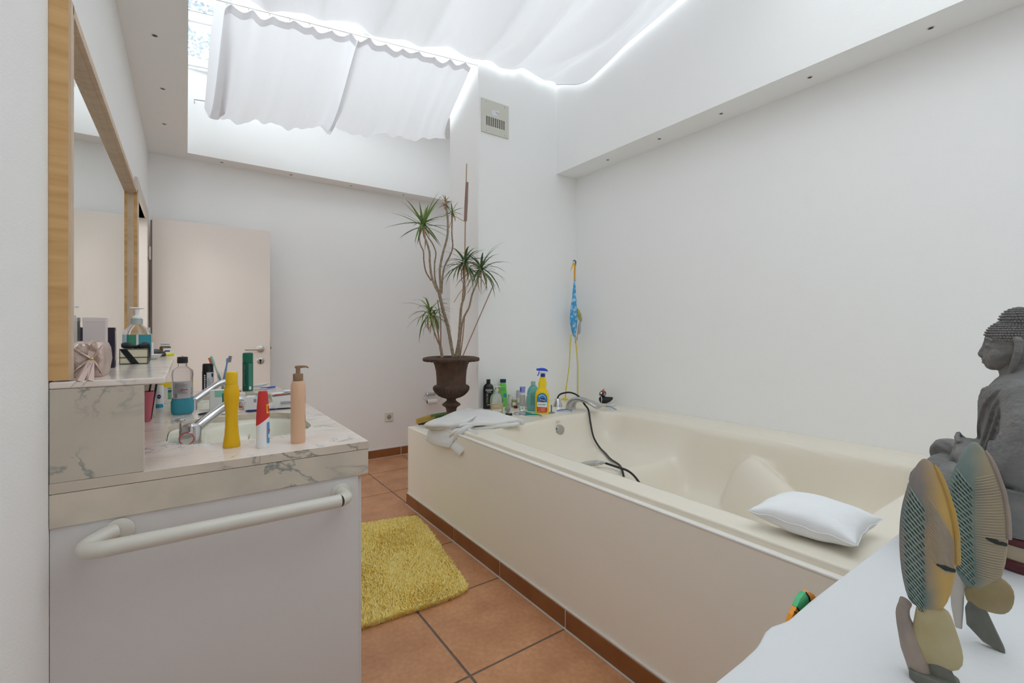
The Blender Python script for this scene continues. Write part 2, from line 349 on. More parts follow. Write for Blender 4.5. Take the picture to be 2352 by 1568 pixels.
for y, w in ((2.43,'farthest, next to the pier'),(1.965,'second from the pier'),(1.525,'middle of the five'),(1.047,'second from the camera end'),(.579,'closest to the camera')):
    downlight(2.60, y, 'tiny unlit downlight in the ceiling strip over the bathtub wall, %s' % w, 'downlights in the right ceiling strip')

# ================================================================== CURTAINS
def rodp(u): return Vector((lerp(.15, 1.68, u), lerp(3.196, 2.898, u), 3.12))
def botp(u):
    if u < .45: t = u/.45; a, b = Vector((.10,3.93,2.705)), Vector((.83,3.80,2.745))
    else: t = (u-.45)/.55; a, b = Vector((.83,3.80,2.745)), Vector((1.86,3.585,2.835))
    return a.lerp(b, t)
rod = thing('curtain_wire', 'thin curtain wire strung under the skylight carrying both hanging curtains', 'curtain wire', tuple(rodp(0)))
b = MB(); v0 = rodp(0); b.tube([Vector((-.14,.03,.0)), Vector((0,0,0)), rodp(.5)-v0, rodp(1)-v0, rodp(1.035)-v0], .0025, 8); b.obj('wire', M_steel, rod)
for k in range(14):
    c = rodp((k+.4)/14)-v0 + Vector((0,0,-.008)); b = MB(); b.tube([c+Vector((.0,.009*cos(a),.009*sin(a))) for a in [2*pi*i/12 for i in range(13)]], .0012, 6); b.obj('curtain_ring', M_steel, rod)
def curtainA(u0, u1, label, edge_l, edge_r, ph):
    def fn(a, v):
        u = lerp(u0, u1, a); T = rodp(u); Bt = botp(u); p = T.lerp(Bt, v)
        # scalloped heading between rings
        sc = abs(sin(pi*u*14 + .4*pi)); p.z -= (.008 + .022*sc) * (1-v)**6
        p.y += .012*sc*(1-v)**5
        # sag and soft folds running down the cloth
        sag = sin(pi*min(1, v**1.25)); p.z -= .10*sag; p.y += .03*sag
        w = .35+.65*v
        fold = .010*sin(u*70+ph+1.2*v) + .016*sin(u*31+ph*2+.8*v) + .006*sin(u*120+3*v)
        p.z += fold*w*.9; p.y -= fold*w*.5
        if v > .8: p.z += .005*sin(u*46+ph)*(v-.8)/.2
        # rolled side hems
        if edge_l: e = max(0, 1-a/.10); p += Vector((.0, -.05, -.04)) * e*e + Vector((.03*e*e,0,0))
        if edge_r and False: e = max(0, (a-.90)/.10); p += Vector((-.02, -.05, -.05)) * e*e*sin(pi*min(1,.15+v))
        p.x += edge_pull(a, v, edge_r, u1)
        if u0 > .4: p += Vector((-.03*v*(1-a), -.028-.012*v, -.014))*(1-sm(0,.35,a)) + Vector((0,-.004,-.002))
        return p - org
    org = rodp(u0)
    c = thing('hanging_curtain', label, 'curtain', tuple(org)); 
    b = MB(); b.grid(90, 40, fn); o = b.obj('curtain_cloth', M_curtain, c, auto=False)
    b = MB(); b.grid(90, 3, lambda a, v: fn(a, v*.055) + Vector((0,-.0025,-.001))); b.obj('header_tape', M_curtain, c, auto=False)
def edge_pull(a, v, er, u1):
    if u1 > .99: return -.080*sm(.5,1,a)*sin(pi*v**1.45)
    return 0
curtainA(0.0, .50, 'left white curtain hanging from the wire under the skylight, with a rolled left edge', True, False, .0)
curtainA(.468, 1.0, 'right white curtain hanging from the wire under the skylight, beside the pier', True, False, 1.7)
# rolled left flap of the left curtain
flap = thing('curtain_flap', 'narrow folded curtain strip hanging at the left end of the wire by the window', 'curtain', tuple(rodp(0)))
def ff(a, v):
    u = 0; T = rodp(0)+Vector((.035,-.02,.10)); Bt = botp(0)+Vector((.055,-.05,-.01)); p = T.lerp(Bt, v); sag = sin(pi*v**1.1)
    p.z -= .09*sag; th = pi*1.25*a + .3
    r = lerp(.040, .066, sm(0,.35,v))
    r *= 1-.45*sm(.90,1,v); p += Vector((-r*cos(th)*.95, -.02*sin(th), .25*r*sin(th) - .03*sm(.9,1,v)*sin(th))); return p - rodp(0)
b = MB(); b.grid(16, 36, ff); b.obj('flap_cloth', M_curtain, flap, auto=False)
# overhead cloth
def fB(a, v):
    # a from the left (0) to the right wall (1), v from the far edge (0) towards the camera (1)
    x = lerp(.17, 2.462, a)
    if x < 1.68: yf = lerp(3.19, 2.885, (x-.17)/1.51)+.004
    else: yf = 2.868
    zf = 3.15 + .04*sm(.6, 1, a)
    y = lerp(yf, .95, v)
    ends = (0, .80, 1)
    s = 0
    for e0, e1 in zip(ends[:-1], ends[1:]):
        if e0 <= v <= e1: s = sin(pi*(v-e0)/(e1-e0))
    z = zf - (.15 - .10*sm(.75,1,a))*abs(s)**.9
    fold = .052*sin(a*46 + v*9 + .8*sin(v*7)) + .014*sin(a*97+1.3 + v*13) + .060*sin(a*21+2 + v*7)
    z += fold*(.25+.75*min(1, abs(s)*1.4))
    ring = abs(sin(pi*a*20)); z += .012*(1-v)**40*(1-ring); y -= .022*ring*exp(-v*40)
    x += .02*sin(v*9)*sin(a*14)*sm(1,.9,a)
    if a > .985: z -= .0
    return Vector((x, y, z)) - Vector((.17, 3.19, 3.15))
oc = thing('ceiling_curtain', 'large white cloth sheet slung in folds under the whole skylight', 'curtain', (.17, 3.19, 3.15))
b = MB(); b.grid(220, 120, fB); b.obj('curtain_cloth', M_curtain2, oc, auto=False)
b = MB(); b.tube([fB(1, k/60)+Vector((-.002,0,-.001)) for k in range(61)], .003, 6); b.obj('side_hem', M_curtain2, oc)
# tree outside
tr = thing('tree', 'hazy leafy tree outside the skylight window', 'tree', (-.35, 9.6, -.2))
M_leafhaze = mat('foliage_with_haze', (.27, .33, .36), .7); M_bark = mat('outside_bark', (.25,.24,.24), .9)  # haze and pane glare are put into the pale blue leaf colour
b = MB(); b.tube([(0,0,0),(.1,0,3),(0,.1,6),(0,0,8.2)], [.16,.13,.09,.03], 8)
b.obj('trunk', M_bark, tr)
b = MB()
for k in range(7000):
    h = random.random()**.8; r = 1.5*sin(pi*min(1, .15+h*.85))**.7; a = random.random()*2*pi; q = r*sqrt(random.random())
    c = Vector((q*cos(a), q*sin(a), 4.2 + h*4.6)); d = Vector((random.uniform(-1,1), random.uniform(-1,1), random.uniform(-1,1))).normalized()*.038
    e = d.cross(Vector((random.random(),random.random(),1))).normalized()*.022
    b.add([c-d, c+e, c+d, c-e], [(0,1,2,3)])
b.obj('foliage', M_leafhaze, tr, smooth=False)

# ================================================================== VANITY
CT = .87; VX = .4236; VY0, VY1 = 1.308, 2.93
basins = [(-.05, 1.53, .34, 2.00), (-.05, 2.22, .34, 2.69)]
def basin_loop(bx, seg=10):
    x0,y0,x1,y1 = bx; return rrect(x0, y0, x1, y1, .135, seg)
van = thing('vanity_cabinet', 'built-in white vanity cabinet under the marble worktop along the left wall', 'cabinet', (XL, VY0, 0))
b = MB(); b.box(0.001, .006, .10, .626, .024, .7775); b.box(0.001, 1.582, .10, .626, 1.60, .7775); b.box(.608,.024,.10,.626,1.582,.7775); b.box(0.001,.024,.10,.608,1.582,.118); b.box(.02,.03,0,.57,1.58,.10); b.obj('cabinet_body', M_cab, van, smooth=False, bevel=.001)
for k in range(3):
    y0 = .03 + k*.52; b = MB(); b.box(.626, y0, .12, .642, y0+.51, .76); d = b.obj('door', M_cab, van, smooth=False, bevel=.002)
    b = MB(); b.ball((.655, y0+.45, .62), .012); b.obj('knob', M_chrome, d)
wt = thing('marble_worktop', 'pale veined marble worktop with two round-cornered basin cutouts', 'worktop', (0,0,0))
# top slab with holes
def slab_with_holes(z0, z1, outer, holes):
    bm = bmesh.new(); loops = []
    for lp in [outer] + holes:
        vs = [bm.verts.new((x,y,z1)) for x,y in lp]; es = [bm.edges.new((vs[i], vs[(i+1)%len(vs)])) for i in range(len(vs))]; loops.append(es)
    bmesh.ops.triangle_fill(bm, use_beauty=True, edges=[e for l in loops for e in l])
    ret = bmesh.ops.extrude_face_region(bm, geom=bm.faces[:])
    for v in ret['geom']:
        if isinstance(v, bmesh.types.BMVert): v.co.z = z0
    bmesh.ops.recalc_face_normals(bm, faces=bm.faces); me = bpy.data.meshes.new('slab'); bm.to_mesh(me); bm.free(); return me
outer = [(XL+.001,VY0),(VX,VY0)] + [(VX-.06+.06*cos(a), VY1-.06+.06*sin(a)) for a in [pi/2*k/8 for k in range(9)]] + [(XL+.001,VY1)]
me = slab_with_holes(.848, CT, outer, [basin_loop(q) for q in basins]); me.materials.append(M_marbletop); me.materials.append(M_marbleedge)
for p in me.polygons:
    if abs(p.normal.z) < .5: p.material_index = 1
o = bpy.data.objects.new('top_slab', me); COL.objects.link(o); o.parent = wt
bv = o.modifiers.new('bevel','BEVEL'); bv.width = .003; bv.segments = 2; bv.limit_method = 'ANGLE'; bv.angle_limit = radians(60)
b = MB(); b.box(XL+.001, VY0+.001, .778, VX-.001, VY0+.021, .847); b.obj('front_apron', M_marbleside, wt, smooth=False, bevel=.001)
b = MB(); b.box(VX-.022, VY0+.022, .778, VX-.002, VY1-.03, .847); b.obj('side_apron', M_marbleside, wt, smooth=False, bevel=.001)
for k, q in enumerate(basins):
    x0,y0,x1,y1 = q
    bs = thing('wash_basin', ['cream oval wash basin nearest the towel rail, set into the marble', 'cream wash basin farther along the worktop behind the clutter'][k], 'basin', (x0, y0, CT), 0, 'two built-in wash basins')
    w, l = x1-x0, y1-y0; b = MB(); R = []
    def rl(a0,b0,a1,b1,r,z): return [(x,y,z) for x,y in rrect(a0,b0,a1,b1,r,10)]
    e = .0015
    R.append(rl(e,e,w-e,l-e,.134,-.020)); R.append(rl(e,e,w-e,l-e,.134,-.026)); R.append(rl(.10,.008,w-.008,l-.008,.12,-.028))
    R.append(rl(.106,.016,w-.016,l-.016,.12,-.045)); R.append(rl(.115,.03,w-.03,l-.03,.12,-.09)); R.append(rl(.15,.075,w-.07,l-.075,.11,-.128)); R.append(rl(.20,.15,w-.13,l-.15,.07,-.134))
    b.loft(R, cap=False); n = len(R[0]); base = len(b.v)-n; b.f.append(tuple(range(base, base+n)))
    b.obj('bowl', M_cream, bs, auto=False, subsurf=1)
    b = MB(); b.lathe([(0,-.1345),(.024,-.1345),(.024,-.130),(.016,-.1285),(0,-.1285)], 20, M=Matrix.Translation((.26,l/2,0))); b.obj('drain', M_chrome, bs)
# raised marble mirror shelf on slab supports
sh = thing('marble_shelf', 'raised marble shelf on upright marble slabs below the mirror', 'shelf', (XL, VY0, CT))
b = MB(); b.prism([(0.001,-.001),(.190,-.001),(.190,1.63),(0.001,1.63)], .193, .2075); b.obj('shelf_slab', M_marbletop, sh, smooth=False, bevel=.003)
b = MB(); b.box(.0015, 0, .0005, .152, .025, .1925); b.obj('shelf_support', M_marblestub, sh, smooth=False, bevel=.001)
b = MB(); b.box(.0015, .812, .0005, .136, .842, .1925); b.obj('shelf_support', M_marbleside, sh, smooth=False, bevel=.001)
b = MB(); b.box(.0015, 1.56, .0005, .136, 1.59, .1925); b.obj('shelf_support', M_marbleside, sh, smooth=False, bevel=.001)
SH = CT + .2075
# towel rail
tr_ = thing('towel_rail', 'thick white towel rail mounted across the side of the vanity cabinet', 'towel rail', (-.115, VY0+.0055, .737))
b = MB()
pts = [(0-.01,0,0.012),(-.03,-.012,.009),(-.052,-.034,.003),(-.052,-.05,.0),(-.03,-.062,0),(0,-.064,0),(.2,-.064,0),(.42,-.064,0),(.445,-.062,.0),(.462,-.05,.0),(.464,-.03,0),(.462,0,.0)]
b.tube(catmull(pts,5), .0165, 20); b.obj('rail', mat('rail_white', (.66,.64,.58), .35, coat=.2), tr_)
for x, z in ((-.004,.012),(.462,0)):
    b = MB(); b.lathe([(0,0),(.026,0),(.026,.004),(.02,.007),(0,.007)], 24, M=Matrix.Translation((x,0,z)) @ Matrix.Rotation(pi/2,4,'X')); b.obj('mounting_rosette', MATS['rail_white'], tr_)
# faucets
def faucet():
    t = thing('basin_faucet', 'x', 'faucet', (.012, 1.70, .8425), 0, 'chrome mixer taps at the basins')
    b = MB(); b.lathe([(0,0),(.026,0),(.027,.003),(.0255,.008),(.0255,.045),(.022,.055),(.012,.06),(0,.061)], 32); b.obj('faucet_body', M_chrome, t)
    b = MB(); P = catmull([(.0,.0,.035),(.03,.015,.058),(.065,.035,.083),(.10,.048,.106),(.125,.056,.115),(.14,.06,.112)],5)
    b.tube(P, [.017-.006*i/(len(P)-1) for i in range(len(P))], 18); sp = b.obj('spout', M_chrome, t)
    b = MB(); b.lathe([(0,0),(.010,0),(.011,.012),(0,.012)], 16, M=Matrix.Translation((.136,.058,.094))); b.obj('aerator', M_chrome, sp)
    Rm = Matrix.Rotation(face(.012,1.7),4,'Z') @ Matrix.Translation((-.012,-.024,.022)) @ Matrix.Rotation(pi/2*1.0,4,'X')
    b = MB(); b.lathe([(0,0),(.019,0),(.020,.006),(.018,.012),(0,.013)], 28, M=Rm); lv = b.obj('control_knob', M_chrome, t)
    b = MB(); b.tube([Rm @ Vector((.0175*cos(2*pi*k/28), .0175*sin(2*pi*k/28), .0125)) for k in range(29)], .0013, 6); b.obj('red_ring', M_red, lv)
    b = MB(); b.tube([(-.028,.035,-.004),(-.028,.035,.062)], .0035, 8); b.lathe([(0,.058),(.008,.060),(.014,.067),(.014,.070),(.006,.0725),(0,.073)], 20, M=Matrix.Translation((-.028,.035,0))); b.obj('drain_knob', M_chrome, t)
    return t
f1 = faucet(); f1['label'] = 'chrome mixer tap at the near basin, partly behind the yellow bottle'
f2 = copy_tree(f1); f2.location = (.012, 2.36, .8425); f2['label'] = 'chrome mixer tap at the far basin behind the mouthwash'

# ================================================================== MIRROR
mr = thing('wall_mirror', 'tall wall mirror in a deep light wood box frame above the marble shelf', 'mirror', (XL, VY0, SH))
zt = 1.872 - SH; yl = 1.59
b = MB(); b.box(.0005, 0.0, .003, .030, .022, zt); b.obj('frame_side', M_frame, mr, smooth=False)
b = MB(); b.box(.030, 0.0, .003, .034, .030, zt); b.obj('frame_edge', M_framefront, mr, smooth=False)
b = MB(); b.box(.0005, yl-.034, .0005, .034, yl, zt); b.obj('frame_side', M_frame, mr, smooth=False, bevel=.001)
b = MB(); b.box(.0005, .022, zt-.022, .034, yl, zt); b.obj('frame_top', M_framefront, mr, smooth=False, bevel=.001)
b = MB(); b.box(.0005, .030, zt-.027, .022, yl-.034, zt-.022); b.box(.0005, yl-.042, .0005, .022, yl-.034, zt-.022); b.obj('inner_bead', M_framefront, mr, smooth=False)
b = MB(); b.box(.0005, .022, .0005, .010, yl-.036, zt-.0225); b.obj('mirror_glass', M_mirror, mr, smooth=False)

# ================================================================== BATHTUB
TUBZ = .624
tub = thing('bathtub', 'large cream built-in bathtub with moulded seats in a cream panelled surround', 'bathtub', (1.24, .335, 0))
TO = Vector((1.24, .335, 0))
def seg_d(p, a, b):
    ax, ay = a; bx, by = b; dx, dy = bx-ax, by-ay; t = max(0, min(1, ((p[0]-ax)*dx+(p[1]-ay)*dy)/(dx*dx+dy*dy)))
    return sqrt((p[0]-ax-dx*t)**2+(p[1]-ay-dy*t)**2), t
def tub_z(x, y):
    far = 2.225 + .075*sm(1.5, 2.1, x)
    x0, x1, y0, y1 = 1.369, 2.452 + .02*sm(1.2, .6, y), .52, far
    cx, cy, hw, hh, r = (x0+x1)/2, (y0+y1)/2, (x1-x0)/2, (y1-y0)/2, .17
    qx, qy = abs(x-cx)-hw+r, abs(y-cy)-hh+r
    d = r - (sqrt(max(qx,0)**2+max(qy,0)**2) + min(max(qx,qy),0))        # positive inside
    z = TUBZ
    if d > 0:
        bench = .415; low = .245
        bx = sm(1.60, 1.76, y + .10*(x-1.9))
        fl = lerp(low, bench, bx)
        fl += .10*sm(1.05, .75, y)                                     # sloping back rest at the near end
        wall = 1-exp(-(d/.055)**1.35)
        z = TUBZ - (TUBZ-fl)*wall
        # moulded arm rest on the wall side
        dd, t = seg_d((x,y), (2.42,1.24), (2.18,.92)); h = lerp(.525,.455,t) - (dd/.10)**2*.10
        dd2, t2 = seg_d((x,y), (2.18,.92), (1.98,.62)); h2 = lerp(.455,.38,t2) - (dd2/.10)**2*.10
        h = max(h, h2)
        if h > z: z = z + (h-z)*sm(0,.03,h-z) if h-z < .03 else h
        if d < .10: z = max(z, TUBZ - (TUBZ-fl)*wall)
    else:
        # shallow drip groove and raised back rim
        z += .004*sm(2.56, 2.60, x)*sm(2.35,2.2,y)
        dd, _ = seg_d((x,y), (2.46,2.36), (2.53,2.24)); z -= .006*exp(-(dd/.03)**2)
    return z
def xmin(y):
    if y < 2.30: return 1.273
    if y < 2.62: return 1.273 + .337*(1-sqrt(max(0,1-((y-2.30)/.32)**2)))
    return 1.61
NX, NY = 150, 260; b = MB()
def tg(a, v):
    y = lerp(.336, 2.896, v); x0 = xmin(y); x = lerp(x0, 2.7095, a); return Vector((x, y, tub_z(x, y)))-TO
b.grid(NX, NY, tg)
# rounded outer edge and skirt
nb = len(b.v); W1 = NX+1
edge = [j*W1 for j in range(NY+1)]
prev = edge
for dxx, dz in ((-.004,-.0015),(-.006,-.006),(-.006,-.024),(-.006,-.090)):
    cur = []
    for j in edge:
        p = b.v[j]; b.v.append(Vector((p.x+dxx, p.y, TUBZ+dz))); cur.append(len(b.v)-1)
    for k in range(NY): b.f.append((prev[k], prev[k+1], cur[k+1], cur[k]))
    prev = cur
for q in range(nb): pass
b.obj('tub_shell', M_tub, tub, auto=False)
b = MB(); pyz = [(0,0),(2.665,0),(2.665,.53),(2.14,.53),(2.125,.603),(0,.603)]; b.loft([[(0,y_,z_) for y_,z_ in pyz],[(.055,y_,z_) for y_,z_ in pyz]]); b.obj('front_panel', M_panel, tub, smooth=False, bevel=.006, bseg=3)
b = MB(); b.box(.055, 2.14, 0, .50, 2.665, .53); b.obj('end_ledge', M_panel, tub, smooth=False)
b = MB(); b.box(-.001, .002, .596, .020, 2.12, .6065); b.obj('panel_trim', mat('trim_white', (.80,.78,.74), .3), tub, bevel=.004)
t0 = Vector((1.97,2.262,.548))-TO
b = MB(); b.lathe([(0,0),(.032,0),(.033,.008),(.030,.016),(.024,.018),(0,.019)], 32, M=Matrix.Translation(t0) @ Matrix.Rotation(pi/2*1.02,4,'X')); ov = b.obj('overflow_knob', mat('satin_chrome', (.50,.49,.48), .3, metal=.8), tub)
b = MB()
for z in (-.012,.012): b.ball((t0.x-.030, t0.y-.009, t0.z+z), .0042, 8, 6)
b.obj('overflow_holes', M_black, ov)
b = MB(); c0 = Vector((1.962,2.27,.600))-TO; b.tube([c0+Vector((.017*cos(a), -.008-.0*a, .007*sin(a))) for a in [2*pi*k/24 for k in range(25)]], .0007, 5)
b.tube([c0+Vector((-.011+.0022*k, -.008, .003*(1 if k%2 else -1)*(1-k/14))) for k in range(11)], .0006, 5); b.obj('maker_mark', mat('brown_print', (.25,.18,.12), .6), tub)

# ================================================================== WHITE LEDGE IN THE FOREGROUND
M_ledge = mat('white_ledge_plaster', (.70, .715, .73), .8, spec=.2, bump=(70, .35, .003))
ld = thing('masonry_ledge', 'white plastered masonry ledge in the right foreground carrying the statues', 'ledge', (.25, -.45, 0))
b = MB(); out = [(0,0),(2.458,0),(2.458,.777)] + [(x_-.25, y_+.45) for x_,y_ in ((.80,.322),(.722,.319),(.703,.322),(.685,.3265),(.665,.3255),(.638,.319),(.62,.316),(.579,.314),(.25,.310))]
b.prism(out, 0, .76); b.obj('ledge_block', M_ledge, ld, smooth=False, bevel=.006, bseg=3)

# ================================================================== shelf / bottle helpers
def rad_at(prof, z):
    for (r0,z0),(r1,z1) in zip(prof[:-1], prof[1:]):
        if z0 <= z <= z1 and z1 > z0: return lerp(r0, r1, (z-z0)/(z1-z0))
    return prof[-1][0]
def label(prof, z0, z1, a0, a1, m, parent, name='label', sx=1, sy=1, p=2.0, off=.0006, nu=16, nv=8, shape=None):
    """curved label hugging a bottle; a in degrees from the front (-Y)"""
    def fn(u, v):
        z = lerp(z0, z1, v); lo, hi = (a0, a1) if not shape else shape(v)
        a = radians(lerp(lo, hi, u)) - pi/2; r = rad_at(prof, z); c_, s_ = cos(a), sin(a); q = (abs(c_)**p+abs(s_)**p)**(-1/p)
        return ((r*sx*q+off)*c_ if False else (r*q*sx*c_ + off*c_), r*q*sy*s_ + off*s_, z)
    b = MB(); b.grid(nu, nv, fn); return b.obj(name, m, parent, auto=False)
def part(prof, m, parent, name, seg=32, **kw):
    b = MB(); b.lathe(prof, seg, **kw); return b.obj(name, m, parent)
def carton(name, lab, cat, x, y, z, w, d, h, m, rz, deco=None, group=None):
    t = thing(name, lab, cat, (x,y,z), rz, group); b = MB(); b.box(-w/2,-d/2,.0002,w/2,d/2,h); b.obj('box', m, t, smooth=False, bevel=.0008)
    for (x0,z0,x1,z1,mm) in deco or []:
        b = MB(); b.box(x0,-d/2-.0004,z0,x1,-d/2+.0002,z1); b.obj('print', mm, t, smooth=False)
    return t
def top_print(t, x0,y0,x1,y1,h,mm):
    b = MB(); b.box(x0,y0,h-.0001,x1,y1,h+.0004); b.obj('print', mm, t, smooth=False)

# ================================================================== ON THE WORKTOP
M_yel = mat('yellow_plastic', (.80, .47, .004), .35); M_yel2 = mat('yellow_cap', (.85,.53,.01), .35)
x,y = .099,1.452; t = thing('yellow_bottle', 'slim waisted all-yellow bottle standing on the near rim of the marble worktop', 'bottle', (x,y,CT), face(x,y))
pr = [(0,0),(.0225,0),(.0245,.004),(.0235,.010),(.0195,.035),(.0175,.060),(.0170,.085),(.0182,.105),(.0205,.125),(.0218,.140),(.0212,.152),(.0180,.163),(.0165,.170)]
part(pr+[(0,.1702)], M_yel, t, 'bottle_body', sy=.85); part([(0,.1702),(.0160,.1702),(.0165,.175),(.0163,.196),(.0150,.2015),(.010,.2035),(0,.204)], M_yel2, t, 'cap', sy=.9)
x,y = .167,1.398; t = thing('toothpaste_tube', 'standing white toothpaste dispenser with a slanted red cap, in front of the basin', 'toothpaste', (x,y,CT), face(x,y,.15))
pr = [(0,0),(.0175,0),(.0185,.003)]
for k in range(14): pr += [(.0183,.006+.0055*k),(.0178,.008+.0055*k)]
part(pr+[(.0178,.085),(0,.0855)], M_white, t, 'tube_body', sy=.8)
b = MB(); R = []
for k,(z,r) in enumerate([(.072,.0192),(.090,.0185),(.12,.0160),(.146,.0135),(.1515,.0115)]):
    R.append([(r*cos(a), .8*r*sin(a), z + (.012*cos(a) if k==0 else .006*cos(a) if k==1 else 0)) for a in [2*pi*i/28 for i in range(28)]])
b.loft(R); b.obj('cap', M_red, t)
M_lblue = mat('label_blue', (.10,.28,.62), .4); M_yl = mat('label_yellow', (.85,.62,.03), .4)
label([(.0195,0),(.0195,.08)], .012, .068, 30, 62, M_lblue, t, sy=.8); label([(.0195,0),(.0195,.08)], .026, .036, 40, 62, M_white, t, sy=.8, off=.0012); label([(.0195,0),(.0195,.08)], .042, .050, 44, 62, M_red, t, sy=.8, off=.0012)
label([(.0178,.09),(.0155,.12)], .092, .116, 28, 60, M_yl, t, 'label', sy=.8, off=.0012); label([(.0178,.09),(.0155,.12)], .096, .112, 38, 54, M_red, t, 'label', sy=.8, off=.0018)
x,y = .255,1.402; t = thing('lotion_pump_bottle', 'slim peach pump bottle with a brown pump head near the worktop corner', 'bottle', (x,y,CT), face(x,y))
M_peach = mat('peach_plastic', (.74,.47,.31), .38); M_brn = mat('brown_pump', (.27,.165,.095), .4)
part([(0,0),(.0205,0),(.022,.003),(.022,.150),(.0212,.163),(.0175,.173),(0,.1735)], M_peach, t, 'bottle_body')
pu = part([(0,.1736),(.0153,.1736),(.0155,.190),(.0145,.193),(.0075,.194),(.0068,.196),(.0068,.208),(0,.2085)], M_brn, t, 'pump_collar')
b = MB(); b.tube(catmull([(-.010,0,.2115),(0,0,.212),(.012,0,.2125),(.024,0,.212),(.031,0,.2085)],4), [.0025,.003,.0035,.004,.004,.004,.004,.0037,.0035,.0032,.003,.0028,.0026,.0024,.0022,.002,.002][:17], 10)
b.lathe([(0,.207),(.0072,.207),(.0068,.213),(0,.2135)], 16); b.obj('pump_nozzle', M_brn, t)
for k,(a,z) in enumerate(((72,.055),(80,.11))): label([(.022,0),(.022,.2)], z, z+.022, a, a+10, M_brn, t, 'print', shape=None)
# mouthwash
x,y = -.013,2.13; t = thing('mouthwash_bottle', 'clear mouthwash bottle one third full of teal liquid with a black cap', 'bottle', (x,y,CT), face(x,y))
M_teal = mat('teal_liquid', (.0,.38,.50), .15); M_clab = mat('silver_label', (.50,.48,.50), .4)
pr = [(0,.0005),(.036,.0005),(.043,.009),(.045,.020),(.045,.050),(.041,.058),(.041,.130),(.043,.150),(.040,.166),(.026,.176),(.018,.181),(.0175,.192),(0,.1925)]
part(pr, M_clear, t, 'bottle_body', sy=.55, p=3.0, seg=40)
part([(0,.002),(.0345,.002),(.0415,.010),(.0435,.020),(.0435,.049),(.0395,.058),(.0395,.064),(0,.0642)], M_teal, t, 'liquid', sy=.53, p=3.0, seg=40)
label(pr, .062, .126, -52, 42, M_clab, t, 'label', sy=.55, p=3.0, off=.001, nu=30)
b = MB()
for k in range(9): b.box(-.030,-.0262,.118-.0045*k,-.030+.05*random.uniform(.6,1),-.0255,.1192-.0045*k)
b.box(-.030,-.0262,.066,-.020,-.0255,.080); b.obj('small_print', mat('print_grey', (.16,.16,.16), .6), t, smooth=False)
b = MB(); b.box(-.006,-.0266,.0935,.020,-.0258,.0965); b.obj('red_print', M_red, t, smooth=False)
part([(0,.193),(.0205,.193),(.0212,.196),(.0208,.214),(.019,.2165),(0,.217)], M_black, t, 'cap')
part([(0,.2172),(.003,.2172),(.003,.219),(0,.2195)], M_red, t, 'cap_dot')
# pink cup with brushes
x,y = -.118,2.035; t = thing('pink_cup', 'pink tapered cup in the niche under the marble shelf', 'cup', (x,y,CT))
M_pink = mat('pink_plastic', (.50,.115,.16), .5)
b = MB(); b.lathe([(0,.001),(.019,.001),(.032,.104),(.0305,.104),(.018,.004),(0,.0035)], 32); b.obj('cup_body', M_pink, t)
for k,(dx,dy,a) in enumerate(((.006,.006,.12),(.016,-.004,.10))):
    q = thing('makeup_brush', ['black handled brush leaning in the pink cup, taller one','black handled brush in the pink cup, shorter right one'][k], 'brush', (x+dx,y+dy,CT+.006), 0, 'brushes in the pink cup')
    b = MB(); b.tube([(0,0,0),(.010*(1 if k else .3),0,.08),(.016*(1 if k else .8),0,.125+.02*(1-k))], [.002,.0028,.0032], 8); b.obj('handle', M_black, q)
# deodorant roll-on
x,y = -.090,2.36; t = thing('deodorant', 'white roll-on deodorant with a navy round logo and blue foot', 'deodorant', (x,y,CT), face(x,y))
pr = [(0,0),(.0165,0),(.018,.004),(.0175,.05),(.0165,.088),(.014,.0925),(0,.0935)]
part(pr, M_white, t, 'bottle_body'); label(pr, .003, .018, -70, 62, mat('aqua_print', (.02,.33,.50), .4), t, 'blue_foot', shape=lambda v: (-70, lerp(55,62,v) if v < .5 else lerp(58,40,v)))
b = MB(); b.lathe([(0,0),(.0085,0),(.0085,.0006),(0,.0006)], 24, M=Matrix.Translation((-.003,-.0176,.048)) @ Matrix.Rotation(pi/2,4,'X')); b.obj('round_logo', M_navy, t)
b = MB(); b.box(-.009,-.0188,.0473,.003,-.0180,.0487); b.obj('logo_bar', M_white, t, smooth=False)
t = carton('yellow_topped_carton', 'small white carton with a yellow top and green strip behind the deodorant', 'box', -.074,2.54,CT,.058,.035,.088,M_offwhite, face(-.074,2.54,.35), [(-.029,.068,.029,.088,M_yl),(.000,.014,.022,.056,mat('green_print',(.16,.38,.22),.5)),(.0,.044,.022,.056,mat('teal_print',(.02,.22,.28),.5)),(-.002,.061,.018,.064,M_black)])
# black and white can
x,y = .088,2.81; t = thing('shaving_gel_can', 'black can with a white striped label standing left of the toothbrush glass', 'can', (x,y,CT), face(x,y))
pr = [(0,0),(.0285,0),(.029,.004),(.029,.108)]
part(pr+[(.028,.112),(.0275,.142),(.025,.149),(0,.150)], M_black, t, 'can_body'); label(pr, .004, .106, -12, 70, mat('label_silver', (.62,.62,.64), .4), t, 'label')
for k in range(4): label(pr, .022, .075, -8, 20, M_grey, t, 'stripe', off=.0012, shape=lambda v, k=k: (-6+9*k+28*(.5-v), -2.5+9*k+28*(.5-v)))
label(pr, .080, .102, 34, 60, M_navy, t, 'round_logo', off=.0012, shape=lambda v: (47-13*sqrt(max(0,1-(2*v-1)**2)), 47+13*sqrt(max(0,1-(2*v-1)**2))))
b = MB()
for k in range(9): b.box(-.0185,-.0262,.012+.0095*k,-.0105,-.0235,.0175+.0095*k)
b.obj('side_print', M_white, t, smooth=False)
